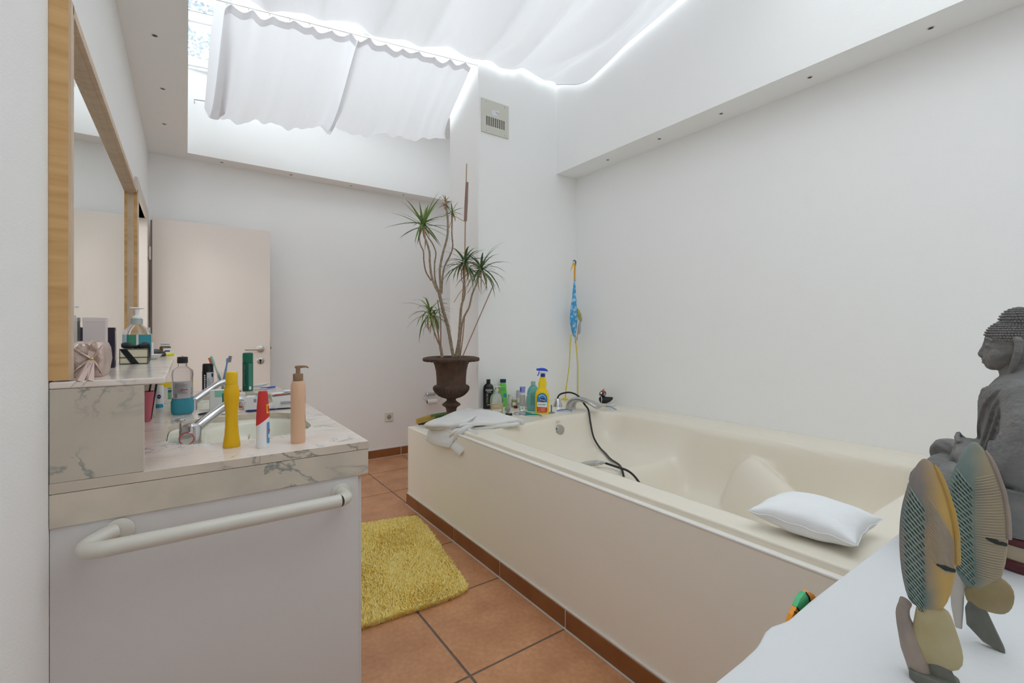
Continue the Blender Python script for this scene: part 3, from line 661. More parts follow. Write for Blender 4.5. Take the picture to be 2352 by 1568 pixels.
# toothbrush glass
x,y = .152,2.795; t = thing('drinking_glass', 'clear glass tumbler holding two toothbrushes', 'glass', (x,y,CT))
b = MB(); b.lathe([(0,.0005),(.026,.0005),(.031,.104),(.0295,.104),(.0245,.006),(0,.006)], 36); b.obj('tumbler', M_glass, t)
def toothbrush(lab, loc, tip, mh, mb, side, L=.185):
    t = thing('toothbrush', lab, 'toothbrush', loc, 0, 'toothbrushes in the glass')
    d = Vector(tip).normalized(); b = MB(); b.tube([d*0, d*.05, d*.10, d*.135, d*.150, d*.160, d*L], [.0040,.0062,.0055,.0034,.0050,.0068,.0058], 10); b.obj('handle', mh, t)
    s = Vector(side); b = MB()
    for k in range(4):
        c = d*(.152+.0085*k); b.tube([c+s*.003, c+s*.0185], [.0040,.0036], 6)
    b.obj('bristles', mb, t); return t
R_ = Vector((.817,-.576,0))
toothbrush('mint toothbrush with orange bristles leaning left in the glass', (x+.008,y-.002,CT+.008), Vector((-.062,-.02,.185)) , mat('mint_plastic', (.42,.66,.60), .35), mat('orange_bristles', (.75,.22,.10), .8), -R_, .190)
toothbrush('blue toothbrush with grey bristles leaning right in the glass', (x-.004,y+.004,CT+.008), Vector((.028,-.02,.185)), mat('lightblue_plastic', (.22,.36,.66), .35), M_grey, R_, .170)
# green spray can
x,y = .263,2.79; t = thing('green_spray_can', 'tall dark green spray can at the far end of the worktop', 'can', (x,y,CT), face(x,y))
M_dg = mat('dark_green_paint', (.004,.105,.065), .35); pr = [(0,0),(.0275,0),(.029,.003),(.029,.150)]
part(pr+[(.0283,.153),(.0283,.1545),(0,.155)], M_dg, t, 'can_body'); part([(0,.1552),(.0285,.1552),(.0288,.190),(.0265,.1985),(.020,.2005),(0,.201)], mat('green_cap', (.006,.15,.085), .4), t, 'cap')
label(pr, .006, .145, 8, 55, mat('green_label_panel', (.045,.24,.17), .5), t, 'label_panel'); label(pr, .008, .024, 14, 36, M_white, t, 'barcode', off=.0012)
b = MB()
for k in range(15): b.box(-.022,-.0305,.135-.0075*k,-.022+random.uniform(.004,.010),-.0225,.1375-.0075*k)
b.obj('small_print', M_grey, t, smooth=False)
# cartons and clutter between the basins
M_mint = mat('mint_print', (.30,.62,.50), .5); M_redp = mat('red_print', (.70,.06,.08), .5); M_cyan = mat('cyan_print', (.03,.38,.52), .5); M_bg = mat('grey_carton', (.42,.40,.36), .6)
t = carton('toothpaste_carton', 'white and mint green carton leaning upright between the two basins', 'box', .108,2.150,CT,.060,.040,.082,M_paper, face(.108,2.150,-.35), [(-.012,.055,.029,.081,M_mint),(.014,.024,.026,.070,mat('dark_green_print',(.02,.22,.15),.5))])
b = MB(); b.box(-.0305,-.0205,.0005,-.0299,.0205,.0815); b.obj('grey_side', M_bg, t, smooth=False)
t = carton('medicine_carton', 'pale carton with red corner print between the mint carton and yellow bottle', 'box', .165,2.135,CT,.052,.030,.066,M_offwhite, face(.165,2.135,.1), [(.000,.040,.018,.046,M_redp),(.004,.008,.016,.018,M_redp)]); 
t = carton('soap_carton', 'small white carton with cyan printing on its top behind the red-capped tube', 'box', .222,2.112,CT,.060,.050,.052,M_paper, face(.222,2.112,-.25), [(.004,.030,.014,.044,mat('lilac_print',(.36,.30,.45),.6))]); top_print(t, .004,-.02,.022,.012,.052,M_cyan)
# open paper tray
x,y = .330,2.085; t = thing('paper_tray', 'small white flared paper tray holding folded leaflets', 'box', (x,y,CT), face(x,y,.05))
b = MB(); b.loft([[(-.040,-.025,.0003),(.040,-.025,.0003),(.040,.025,.0003),(-.040,.025,.0003)],[(-.050,-.032,.050),(.052,-.032,.056),(.052,.03,.056),(-.050,.03,.05)],[(-.046,-.028,.050),(.048,-.028,.056),(.048,.026,.056),(-.046,.026,.05)],[(-.036,-.022,.004),(.036,-.022,.004),(.036,.022,.004),(-.036,.022,.004)]]); b.obj('tray', M_paper, t, smooth=False)
b = MB()
for k in range(2): b.box(-.018,-.0312+.0,.026-.006*k,.026,-.0290,.0275-.006*k)
b.obj('small_print', M_grey, t, smooth=False)
for k,(dx,dz,a,w,mm,lab) in enumerate(((-.02,.058,.2,.06,M_redp,'white leaflet with a red edge lying on the paper tray'),(.025,.064,-.2,.055,M_mint,'white leaflet with green print on top of the paper tray'))):
    q = thing('leaflet', lab, 'leaflet', (x+dx,y+.012*k,CT+dz), a, 'leaflets on the tray'); b = MB(); b.box(-w/2,-.03,0,w/2,.03,.003); b.obj('folded_paper', M_paper, q, smooth=False)
    b = MB(); b.box(-w/2,-.0305,.0002,w/2,-.026,.0032); b.obj('print', mm, q, smooth=False)
x,y = .378,2.13; t = thing('cosmetic_pouch', 'small dusty pink fabric pouch right of the paper tray', 'pouch', (x,y,CT), face(x,y,.3))
b = MB(); b.loft([[(-.022,-.018,0.0005),(.022,-.018,.0005),(.022,.018,.0005),(-.022,.018,.0005)],[(-.026,-.022,.02),(.026,-.022,.018),(.026,.02,.02),(-.026,.02,.02)],[(-.02,-.008,.05),(.022,-.006,.046),(.022,.004,.046),(-.02,.004,.05)]]); b.obj('pouch_body', mat('dusty_pink_fabric', (.42,.27,.26), .9), t, bevel=.004, bseg=3)
# small tools lying on the rim between the basins
def lying(name, lab, cat, p0, p1, r, m, group=None, m2=None):
    p0, p1 = Vector(p0), Vector(p1); t = thing(name, lab, cat, tuple(p0), 0, group); d = p1-p0
    b = MB(); b.tube([d*0, d*.08, d*.55, d*.97, d], [r*.6, r, r*.9, r*.8, r*.35], 8); b.obj('handle', m, t)
    if m2: b = MB(); b.tube([d*.60, d*.97+Vector((0,0,r*.25))], [r*1.15, r*.95], 8); b.obj('tip', m2, t)
    return t
lying('tweezers', 'black handled tweezers lying beside the mouthwash bottle', 'tweezers', (.035,2.065,CT+.0045), (.085,2.095,CT+.0045), .0042, M_black)
lying('nail_file', 'silver nail clipper lying at the basin edge left of the yellow bottle', 'nail clipper', (.105,2.035,CT+.005), (.165,2.045,CT+.005), .005, M_steel)
lying('navy_pen', 'navy pen lying along the far edge of the near basin', 'pen', (.185,2.045,CT+.0045), (.29,2.03,CT+.0045), .0044, M_navy)
lying('spatula', 'dark flat stick lying under the paper tray edge', 'stick', (.29,2.045,CT+.003), (.365,2.03,CT+.003), .003, M_black)
# items at the far end
x,y = .33,2.86; t = thing('squeeze_tube', 'white crimped squeeze tube lying at the far end of the worktop', 'tube', (x,y,CT+.002), -.35)
b = MB(); b.loft([[(x_, .012*w*cos(a), .012+.012*h*sin(a)+zz) for a in [2*pi*i/16 for i in range(16)]] for x_,w,h,zz in ((-.05,.3,.3,-.006),(-.042,.5,.5,-.003),(-.035,.9,.6,0),(0,1.0,.9,.004),(.035,1.2,.4,.012),(.040,1.3,.12,.014))]); b.obj('tube_body', M_white, t)
lying('blue_toothbrush', 'blue toothbrush lying flat at the far end of the worktop', 'toothbrush', (.322,2.80,CT+.006), (.402,2.845,CT+.006), .0055, M_blue)
lying('metal_file', 'silver nail file lying beside the green spray can', 'nail file', (.295,2.80,CT+.004), (.355,2.79,CT+.004), .0035, M_steel)
lying('red_pencil', 'thin red pencil lying between the toothbrush glass and the green spray can', 'pencil', (.195,2.80,CT+.003), (.232,2.775,CT+.003), .003, M_red)
lying('blue_razor', 'navy handled razor lying behind the leaflets', 'razor', (.375,2.20,CT+.05-.044), (.41,2.26,CT+.006), .004, M_blue)

# ================================================================== ON THE MARBLE SHELF
x,y = -.184,1.465; t = thing('gift_pouch', 'rose gold metallic gift pouch with a ribbon bow on the shelf end', 'gift pouch', (x,y,SH))
M_rose = mat('rose_gold_foil', (.60,.47,.42), .30, metal=.65, bump=(40,.9,.006)); M_ribbon = mat('rose_ribbon', (.58,.44,.39), .5, metal=.2)
b = MB(); R = []
for z,w,d in ((.0005,.027,.064),(.010,.029,.068),(.038,.033,.072),(.064,.031,.068),(.076,.027,.060),(.081,.020,.048)):
    R.append([(w*cx_*1.0, d*cy_*(1-(.20 if cy_ < 0 else 0)*(1-abs(cx_))*(1-abs(z-.040)/.045)), z) for cx_,cy_ in [(cos(a)*(abs(cos(a))**6+abs(sin(a))**6)**(-1/6), sin(a)*(abs(cos(a))**6+abs(sin(a))**6)**(-1/6)) for a in [2*pi*i/40 for i in range(40)]]])
b.loft(R); b.obj('pouch_body', M_rose, t)
b = MB(); dkb = MB()
for sx_, z0_ in ((-1,.004),(1,.004),(-1,.074),(1,.074)):
    b.tube(catmull([(sx_*.027,-.066,z0_),(sx_*.017+.003,-.068,lerp(z0_,.042,.45)),(.009,-.068,.042)],4), [.0012]*4+[.0022]*4+[.003], 8)
    dkb.tube(catmull([(sx_*.024,-.0668,z0_+(.004 if z0_<.04 else -.004)),(sx_*.014+.004,-.0672,lerp(z0_,.042,.5)),(.009,-.067,.042)],4), [.0008]*4+[.0016]*4+[.0022], 6)
b.obj('gathered_folds', M_rose, t); dkb.obj('crease_shade', mat('crease_shade_brown', (.14,.09,.08), .6), t)  # dark tubes put the shade inside the gathered folds into colour
b = MB(); b.grid(3, 12, lambda a,v: Vector((.008+.006*(a-.5)*2, lerp(-.0705,.0,v), .043+.0385*sin(min(1,v*1.7)*pi/2)**.8+.0015))); b.obj('ribbon_band', M_ribbon, t)
b = MB(); b.ball((.009,-.0725,.041), (.0048,.004,.0048), 12, 8); b.obj('gold_knot', mat('gold_knot', (.55,.42,.16), .3, metal=.8), t)
for k,(x0_,x1_) in enumerate(((-.012,.001),(.005,.018))):
    b = MB(); T_ = [(.004,-.074,.039),(.014,-.074,.039),(x1_+.006,-.1575,-.003),((x0_+x1_)/2+.003,-.1582,.001),(x0_-.001,-.159,-.014 if k==0 else -.012)]
    b.loft([T_, [(q0,q1-.0012,q2+.0006) for q0,q1,q2 in T_]]); b.obj('ribbon_tail', M_ribbon, t, smooth=False)
x,y = -.193,1.595; t = thing('white_perfume_carton', 'tall pale pink-white carton behind the rose gold pouch', 'box', (x,y,SH), 0)
b = MB(); b.box(-.022,-.018,.0003,.022,.022,.138); b.obj('box', mat('pale_pink_card', (.66,.58,.57), .6), t, smooth=False, bevel=.001)
b = MB(); b.box(-.0225,-.0185,.128,.0225,.0225,.1395); b.obj('lid', mat('pale_lid', (.70,.62,.61), .55), t, smooth=False, bevel=.001)
x,y = -.188,1.745; t = thing('black_perfume_carton', 'slim black glossy carton between the pouch and the gift box', 'box', (x,y,SH), 0)
b = MB(); b.box(-.020,-.015,.0003,.020,.017,.115); b.obj('box', mat('black_card', (.03,.022,.04), .25), t, smooth=False, bevel=.001)
b = MB(); b.box(.0201,-.012,.02,.0206,.014,.105); b.obj('silver_side', M_steel, t, smooth=False)
x,y = -.137,1.915; t = thing('gift_box', 'small cream gift box edged in black with a black satin bow', 'box', (x,y,SH), .0)
M_creamcard = mat('cream_card', (.68,.63,.47), .6); M_satin = mat('black_satin', (.008,.009,.012), .35)
b = MB(); b.box(-.034,-.025,.0003,.034,.025,.030); b.obj('box_base', M_creamcard, t, smooth=False)
b = MB(); b.box(-.035,-.026,.0205,.035,.026,.049); b.obj('lid', M_creamcard, t, smooth=False)
b = MB()
for z in (.0015,.0215,.0475):
    for (x0_,y0_,x1_,y1_) in ((-.0352,-.0262,.0352,-.0255),(.0346,-.0262,.0353,.0262)): b.box(x0_,y0_-.0004,z-.001,x1_+.0003,y1_,z+.0012)
for x0_ in (-.0355,.0338): b.box(x0_,-.0268,.0003,x0_+.0017,-.025,.0495)
b.box(.0340,.0245,.0003,.0357,.0262,.0495); b.obj('black_edging', M_satin, t, smooth=False)
b = MB(); b.add([(-.034,-.0274,.046),(-.018,-.0274,.049),(.014,-.0274,.0004),(-.006,-.0274,.0004)], [(0,1,2,3)]); b.box(-.002,-.026,.0492,.012,.026,.0502); b.obj('ribbon', M_satin, t, smooth=False)
for sg in (-1,1):
    b = MB(); b.loft([[Vector((.003+sg*(.002+.034*q), -.004+.012*cos(a)*lerp(.3,1,sin(pi*min(1,q*1.1))) , .056+.009*sin(a)*lerp(.35,1.3,sin(pi*min(1,q*.9))) + .004*q)) for a in [2*pi*i/12 for i in range(12)]] for q in (0,.25,.5,.75,1)]); b.obj('bow_loop', M_satin, t)
b = MB(); b.ball((.003,-.005,.055), (.006,.007,.006)); b.obj('bow_knot', M_satin, t)
b = MB(); b.add([(.028,-.010,.058),(.040,-.004,.054),(.0415,.014,.030),(.038,.018,.012),(.0365,-.004,.010)], [(0,1,2,3,4)]); b.obj('bow_tail', M_satin, t, smooth=False)
x,y = -.138,2.01; t = thing('soap_dispenser', 'clear hand soap pump bottle with green liquid behind the gift box', 'soap dispenser', (x,y,SH), face(x,y,.1))
pr = [(0,.0005),(.040,.0005),(.045,.006),(.047,.05),(.046,.088),(.040,.100),(.026,.112),(.0185,.118)]
part(pr+[(0,.1182)], M_clear, t, 'bottle_body', sy=.55, p=3.2, seg=40)
part([(0,.003),(.039,.003),(.0435,.008),(.0455,.05),(.0445,.086),(0,.0862)], mat('green_soap', (.01,.30,.17), .2), t, 'liquid_soap', sy=.52, p=3.2, seg=40)
label(pr, .012, .086, 4, 64, mat('teal_label', (.03,.26,.33), .4), t, 'label', sy=.55, p=3.2, off=.001); label(pr, .012,.086,-6,3,M_offwhite, t, 'label_stripe', sy=.55, p=3.2, off=.0012)
label(pr, .012, .086, -70, -40, mat('pale_blue_label', (.40,.52,.60), .4), t, 'label', sy=.55, p=3.2, off=.001)
part([(0,.1183),(.0195,.1183),(.0195,.136),(0,.1365)], mat('grey_collar', (.45,.47,.48), .35, metal=.4), t, 'collar')
pm = part([(0,.1366),(.016,.1366),(.015,.143),(.0085,.146),(.0065,.150),(.0075,.160),(.0100,.166),(0,.167)], M_white, t, 'pump_head')
b = MB(); b.loft([[(-.020+.0*k, 0, 0)] * 0 or [(xx, .009*wv*cos(a), .1695+.0028*sin(a)) for a in [2*pi*i/14 for i in range(14)]] for xx,wv in ((-.023,.15),(-.018,.7),(0,1.1),(.016,.8),(.0235,.2))]); b.obj('pump_nozzle', M_white, pm)
x,y = -.105,2.195; t = thing('soap_dish', 'small white scalloped soap dish right of the gift box', 'dish', (x,y,SH))
b = MB(); b.lathe([(0,.0005),(.014,.0005),(.018,.004),(.030,.018),(.0285,.0185),(.016,.006),(0,.005)], 24, sx=1, sy=1.3); b.obj('dish_body', M_white, t)
for k,(x,y,h,r,lab) in enumerate(((-.125,2.33,.120,.010,'slim white tube with silver top right of the soap dispenser'),(-.122,2.44,.094,.011,'white small bottle with clear cap, shorter one beside the silver topped tube'))):
    t = thing('cosmetic_bottle', lab, 'bottle', (x,y,SH), 0, 'small white cosmetics on the shelf')
    part([(0,0),(r,0),(r,h*.62),(0,h*.621)], M_white, t, 'bottle_body', seg=20); part([(0,h*.622),(r*.8,h*.622),(r*.8,h),(0,h)], M_clear if k else mat('silver_cap', (.6,.6,.62), .3, metal=.6), t, 'cap', seg=20)
x,y = -.083,2.72; t = thing('vitamin_jar', 'small amber pill jar with a white lid at the far end of the shelf', 'jar', (x,y,SH), face(x,y))
pr = [(0,0),(.021,0),(.022,.003),(.022,.030)]; part(pr+[(.018,.036),(0,.0362)], mat('amber_glass', (.16,.075,.015), .15), t, 'jar_body'); label(pr, .002, .026, -20, 80, M_white, t, 'label'); label(pr, .010, .016, -6, 50, M_navy, t, 'print', off=.0012)
part([(0,.0363),(.0195,.0363),(.0195,.043),(0,.0431)], M_white, t, 'lid_ring'); part([(0,.0455),(.0195,.0455),(.0195,.050),(0,.0501)], M_white, t, 'lid'); part([(0,.043),(.017,.043),(.017,.0456),(0,.0456)], M_black, t, 'lid_gap')
for k,(x,y,r,mm,lab) in enumerate(((-.112,2.62,(.018,.022,.013),mat('grey_sponge',(.13,.12,.12),.8),'grey rounded makeup sponge by the amber jar'),(-.093,2.585,(.016,.018,.009),M_black,'black round compact in front of the grey sponge'))):
    t = thing(['makeup_sponge','powder_compact'][k], lab, ['sponge','compact'][k], (x,y,SH)); b = MB(); b.ball((0,0,r[2]), r); b.obj('body', mm, t)
t = lying('highlighter_pen', 'bright yellow highlighter pen with a black cap on the shelf edge', 'pen', (-.046,2.50,SH+.0065), (-.098,2.40,SH+.0065), .0065, mat('neon_yellow', (.85,.80,.02), .4), None, M_black)
for k,(x,y) in enumerate(((-.066,2.80),)):
    t = thing('trinket_dish', 'flat round white dish at the far right corner of the shelf', 'dish', (x,y,SH)); part([(0,0),(.02,0),(.02,.006),(0,.0065)], M_white, t, 'dish_disc')

for o_ in list(COL.objects):
    if o_.parent is None and o_.type == 'EMPTY' and o_.get('category') in ('bottle','toothpaste','deodorant','can','glass','cup','soap dispenser') and o_.location.x < .4: slim(o_, .80 if o_.get('category') in ('soap dispenser',) or o_.name.startswith(('mouthwash','deodorant')) else .86)

for o_ in list(COL.objects):
    if o_.name.startswith('soap_dispenser'): o_.scale = (.82, .82, 1.08)

# ================================================================== BOTTLES ON THE TUB DECK
D = TUBZ + .0005
M_satblack = mat('satin_black_bottle', (.010,.011,.013), .3)
x,y = 1.79,2.835; t = thing('shampoo_bottle', 'black flat shampoo bottle with white lettering in the corner by the pier', 'bottle', (x,y,D), face(x,y))
pr = [(0,0),(.036,0),(.0385,.004),(.0385,.140),(.036,.158),(.028,.172),(.016,.181),(0,.1812)]
part(pr, M_satblack, t, 'bottle_body', sy=.55, p=2.8, seg=40); part([(0,.1813),(.0145,.1813),(.0148,.210),(.0135,.212),(0,.2122)], M_satblack, t, 'cap')
text('syoss', .024, M_white, t, (.004,-.0222,.138), name='lettering'); text('COLOR', .020, mat('silver_print', (.45,.45,.46), .4), t, (-.0075,-.0222,.077), name='lettering').rotation_euler = (pi/2, -pi/2, 0)
b = MB(); b.box(-.010,-.0220,.027,.034,-.0214,.033); b.box(-.010,-.0220,.116,.030,-.0214,.1175)
for k in range(3): b.box(-.010,-.0220,.121+.004*k,.018,-.0214,.1225+.004*k)
for k in range(4): b.box(.011,-.0220,.044+.006*k,.028,-.0214,.046+.006*k)
b.box(.012,-.0220,.070,.030,-.0214,.074); b.obj('white_print', MATS['silver_print'], t, smooth=False)
x,y = 1.717,2.615; t = thing('oil_dispenser', 'clear round-shouldered pump bottle half full of amber liquid beside the towel', 'bottle', (x,y,D), face(x,y))
M_amber = mat('amber_liquid', (.74,.58,.30), .25)
pr = [(0,.0005),(.037,.0005),(.0415,.006),(.0425,.05),(.0425,.105),(.038,.124),(.026,.136),(.0165,.141),(.0165,.156),(0,.1562)]
part(pr, M_clear, t, 'bottle_body', sy=.7, p=2.4, seg=40); part([(0,.003),(.036,.003),(.040,.008),(.041,.05),(.041,.071),(0,.0712)], M_amber, t, 'liquid', sy=.68, p=2.4, seg=40)
b = MB()
for z,w in ((.058,.026),(.052,.020)): b.box(-w,-.0312,z,w,-.0300,z+.002)
b.obj('small_print', M_white, t, smooth=False); label(pr, .020, .036, -42, 48, mat('pale_print', (.72,.66,.60), .5), t, 'label', sy=.7, p=2.4, off=.001)
b = MB(); b.tube(catmull([(-.012,0,.150),(-.010,0,.172),(.004,0,.180),(.020,0,.174)],5), .0022, 8); b.obj('pump_tube', mat('dark_brown_plastic', (.06,.03,.02), .4), t)
b = MB(); b.lathe([(0,.156),(.0055,.156),(.005,.176),(.009,.180),(.0085,.186),(0,.187)], 16, M=Matrix.Translation((.003,0,0))); b.tube([(.003,0,.183),(.018,0,.186),(.030,0,.182)], .003, 8); b.obj('pump_head', M_offwhite, t)
x,y = 1.930,2.852; t = thing('green_shampoo_bottle', 'bright lime green shampoo bottle with a navy cap behind the clear pump bottle', 'bottle', (x,y,D), face(x,y))
M_lime = mat('lime_plastic', (.18,.66,.10), .35)
pr = [(0,0),(.026,0),(.028,.004),(.0275,.10),(.025,.150),(.020,.178),(0,.1782)]
part(pr, M_lime, t, 'bottle_body', sy=.6, p=2.6); part([(0,.1783),(.0205,.1783),(.0225,.183),(.0225,.200),(.020,.2035),(0,.204)], M_navy, t, 'cap', sy=.7); label(pr, .070, .098, 5, 62, mat('teal_stripe', (.02,.35,.33), .4), t, 'label', sy=.6, p=2.6); label(pr, .118, .142, -30, 40, mat('green_stripe', (.15,.48,.10), .4), t, 'label', sy=.6, p=2.6)
label(pr, .040, .056, -22, 10, mat('azure_dot', (.02,.30,.60), .4), t, 'round_logo', sy=.6, p=2.6, shape=lambda v: (-6-16*sqrt(max(0,1-(2*v-1)**2)), -6+16*sqrt(max(0,1-(2*v-1)**2))))
x,y = 1.858,2.865; t = thing('white_tube', 'white standing cream tube between the black and green bottles', 'tube', (x,y,D), face(x,y))
b = MB(); b.loft([[(w*cos(a), h*sin(a), z) for a in [2*pi*i/24 for i in range(24)]] for z,w,h in ((0,.018,.018),(.03,.0185,.0185),(.031,.023,.02),(.10,.028,.014),(.16,.031,.003),(.168,.031,.0022))]); b.obj('tube_body', mat('cream_tube', (.72,.74,.68), .4), t)
M_olive = mat('olive_liquid', (.36,.36,.16), .4)
for k,(x,y,h,r,m1,m2,nm,lab,c) in enumerate((
    (1.994,2.858,.085,.016,M_offwhite,None,'cream_jar','tall cream plastic jar right behind the green shampoo','jar'),
    (1.984,2.782,.074,.021,M_olive,M_clear,'olive_oil_tube','clear tub with olive green contents between the green and the tall clear bottle','tub'),
    (2.058,2.838,.112,.017,mat('frosted_grey',(.50,.50,.51),.3),None,'frosted_bottle','frosted grey bottle standing against the pier behind the olive tub','bottle'),
    (2.048,2.702,.082,.0165,M_white,mat('mint_label',(.60,.68,.62),.5),'roll_on_bottle','small white bottle with pale green print right of the blue capped bottle','bottle'),
    (2.095,2.735,.084,.020,mat('cream_label',(.66,.62,.45),.5),M_white,'lotion_tube','cream coloured tube between the small white bottle and the teal bottle','tube'))):
    t = thing(nm, lab, c, (x,y,D), face(x,y))
    part([(0,0),(r*.95,0),(r,.003),(r,h*.72),(r*.8,h*.78),(0,h*.781)], m1, t, 'body'); part([(0,h*.782),(r*.82,h*.782),(r*.8,h),(0,h)], m2 or m1, t, 'cap')
    label([(r,0),(r,h)], h*.2, h*.5, -40, 40, m2 if (m2 and m2 is not M_clear) else M_paper, t, 'label')
x,y = 2.008,2.712; t = thing('blue_capped_tube', 'tall clear bottle with a lilac and blue cream tube standing on top of it', 'bottle', (x,y,D), face(x,y))
pr = [(0,0),(.0195,0),(.020,.003),(.020,.085),(.0185,.096),(0,.0962)]; part(pr, mat('milky_plastic', (.66,.66,.60), .25, trans=.4), t, 'bottle_body', p=2.6); part([(0,.0963),(.018,.0963),(.018,.112),(0,.1122)], M_white, t, 'cap')
b = MB(); b.loft([[(w*cos(a), h*sin(a), z) for a in [2*pi*i/24 for i in range(24)]] for z,w,h in ((.1123,.018,.012),(.130,.019,.009),(.152,.021,.003),(.156,.021,.002))]); b.obj('tube_end', mat('lilac_plastic', (.30,.30,.62), .4), t)
label([(.0195,.11),(.0205,.156)], .117, .146, -80, -20, M_blue, t, 'label', sy=.45)
x,y = 2.017,2.775; t = thing('maroon_pot', 'little dark maroon lipstick pot at the foot of the green shampoo', 'pot', (1.962,2.735,D)); part([(0,0),(.014,0),(.014,.018),(0,.0185)], mat('maroon', (.10,.012,.012), .35), t, 'pot_body')
x,y = 2.00,2.575; t = thing('teal_shampoo_bottle', 'pale teal oval shampoo bottle directly behind the yellow spray bottle', 'bottle', (x,y,D), face(x,y))
M_tealb = mat('pale_teal_plastic', (.17,.48,.46), .35); pr = [(0,0),(.041,0),(.0435,.004),(.045,.06),(.0435,.125),(.037,.152),(.024,.172),(.016,.178),(0,.1782)]
part(pr, M_tealb, t, 'bottle_body', sy=.55, p=2.3, seg=40); part([(0,.1783),(.0165,.1783),(.0165,.196),(.0155,.206),(0,.2065)], mat('pale_teal_cap', (.32,.58,.55), .3), t, 'cap')
label(pr, .040, .130, -25, 35, mat('dull_teal', (.12,.33,.31), .5), t, 'label', sy=.55, p=2.3)
# yellow bathroom cleaner
x,y = 1.975,2.448; t = thing('spray_cleaner', 'yellow bathroom cleaner spray bottle with a blue trigger head', 'spray bottle', (x,y,D), face(x,y,.05))
M_cly = mat('cleaner_yellow', (.86,.62,.01), .3); pr = [(0,0),(.045,0),(.0475,.005),(.0475,.090),(.047,.130),(.040,.152),(.030,.168),(.026,.182),(.0285,.200),(.027,.215),(.022,.232),(.0165,.250),(0,.2502)]
b = MB(); R = []
for r_,z_ in pr[1:-1]:
    off = .004*sm(.15,.25,z_)+.002; R.append([(off + r_*cos(a)*(abs(cos(a))**2.6+abs(sin(a))**2.6)**(-1/2.6), .56*r_*sin(a)*(abs(cos(a))**2.6+abs(sin(a))**2.6)**(-1/2.6)*(1 if z_<.15 else 1.15), z_) for a in [2*pi*i/40 for i in range(40)]])
b.loft(R); b.obj('bottle_body', M_cly, t)
part([(0,.2503),(.0155,.2503),(.016,.253),(.016,.270),(0,.2705)], mat('deep_blue', (.015,.04,.34), .35), t, 'screw_collar', M=Matrix.Translation((.007,0,0)))
b = MB(); b.loft([[(xx, .011*w_*cos(a), zc+hh*sin(a)) for a in [2*pi*i/16 for i in range(16)]] for xx,w_,zc,hh in ((-.018,.6,.286,.006),(-.008,.9,.284,.009),(.006,1,.281,.011),(.022,.9,.283,.010),(.036,.4,.286,.005))]); b.obj('trigger_housing', M_white, t)
M_bl2 = mat('trigger_blue', (.02,.08,.62), .35)
b = MB(); b.loft([[(xx, .0125*w_*cos(a), zc+hh*sin(a)) for a in [2*pi*i/18 for i in range(18)]] for xx,w_,zc,hh in ((-.036,.6,.300,.0075),(-.024,.65,.300,.0080),(-.018,.8,.3005,.0085),(0,1,.301,.0105),(.018,1,.299,.0105),(.032,.8,.295,.0085),(.041,.35,.2895,.004))]); b.obj('trigger_top', M_bl2, t)
b = MB(); b.tube(catmull([(-.016,0,.292),(-.018,0,.280),(-.022,0,.268),(-.029,0,.256)],4), [.0042]*6+[.0035]*7, 8); b.obj('trigger_lever', M_bl2, t)
def flat(parent, pts, z, m, name, dy): # thin printed label shape on the bottle front
    b = MB(); b.loft([[(px_, -dy, pz_) for px_,pz_ in pts], [(px_, -dy+.0006, pz_) for px_,pz_ in pts]]); return b.obj(name, m, parent, smooth=False)
fy = .0272
arch = [(-.034,.022),(-.028,.012),(.030,.012),(.036,.022),(.036,.105)] + [(.001+.035*cos(a), .105+.038*sin(a)) for a in [pi*k/12 for k in range(1,12)]] + [(-.034,.105)]
flat(t, arch, 0, mat('label_rim_navy', (.02,.035,.22), .4), 'label', fy)
arch2 = [(-.0325,.080),(.0345,.080),(.0345,.105)] + [(.001+.0335*cos(a), .105+.0355*sin(a)) for a in [pi*k/12 for k in range(1,12)]] + [(-.0325,.105)]
flat(t, arch2, 0, mat('label_sky_blue', (.03,.24,.55), .35), 'label_panel', fy+.0005)
flat(t, [(-.0325,.046),(.0345,.046),(.0345,.080),(-.0325,.086)], 0, M_paper, 'label_panel', fy+.0005)
flat(t, [(-.033,.024),(-.027,.0135),(.029,.0135),(.035,.024),(.035,.046),(-.033,.050)], 0, mat('label_red', (.62,.07,.03), .4), 'label_panel', fy+.0005)
b = MB(); b.tube([(.001+.024*cos(a), -fy-.0008, .103+.026*sin(a)) for a in [pi*k/14-.1 for k in range(13)]], [.001+.002*k/13 for k in range(13)], 6); b.obj('arch_print', mat('pale_arch', (.62,.74,.84), .4), t)
flat(t, [(.003+.0215*cos(a), .096+.0135*sin(a)) for a in [2*pi*k/24 for k in range(24)]], 0, M_navy, 'name_oval', fy+.0012)
text('Priva', .0185, M_white, t, (.003, -fy-.0020, .096), name='lettering', sx=.95); text('Badreiniger', .0115, mat('print_dark', (.05,.06,.10), .5), t, (.001, -fy-.0012, .0665), name='lettering', sx=.98)
b = MB(); b.tube([(-.021+.0085*cos(a), -fy-.0008, .036+.0085*sin(a)) for a in [2*pi*k/20 for k in range(21)]], .0007, 5)
for k in range(5): b.box(-.008, -fy-.0010, .040-.0048*k, .018+.008*random.random(), -fy-.0006, .0415-.0048*k)
b.obj('small_print', mat('pink_print', (.80,.45,.38), .5), t)
b = MB(); b.box(-.026, -fy-.0010, .0180, -.012, -fy-.0006, .0205); b.obj('small_print', M_yl, t, smooth=False)
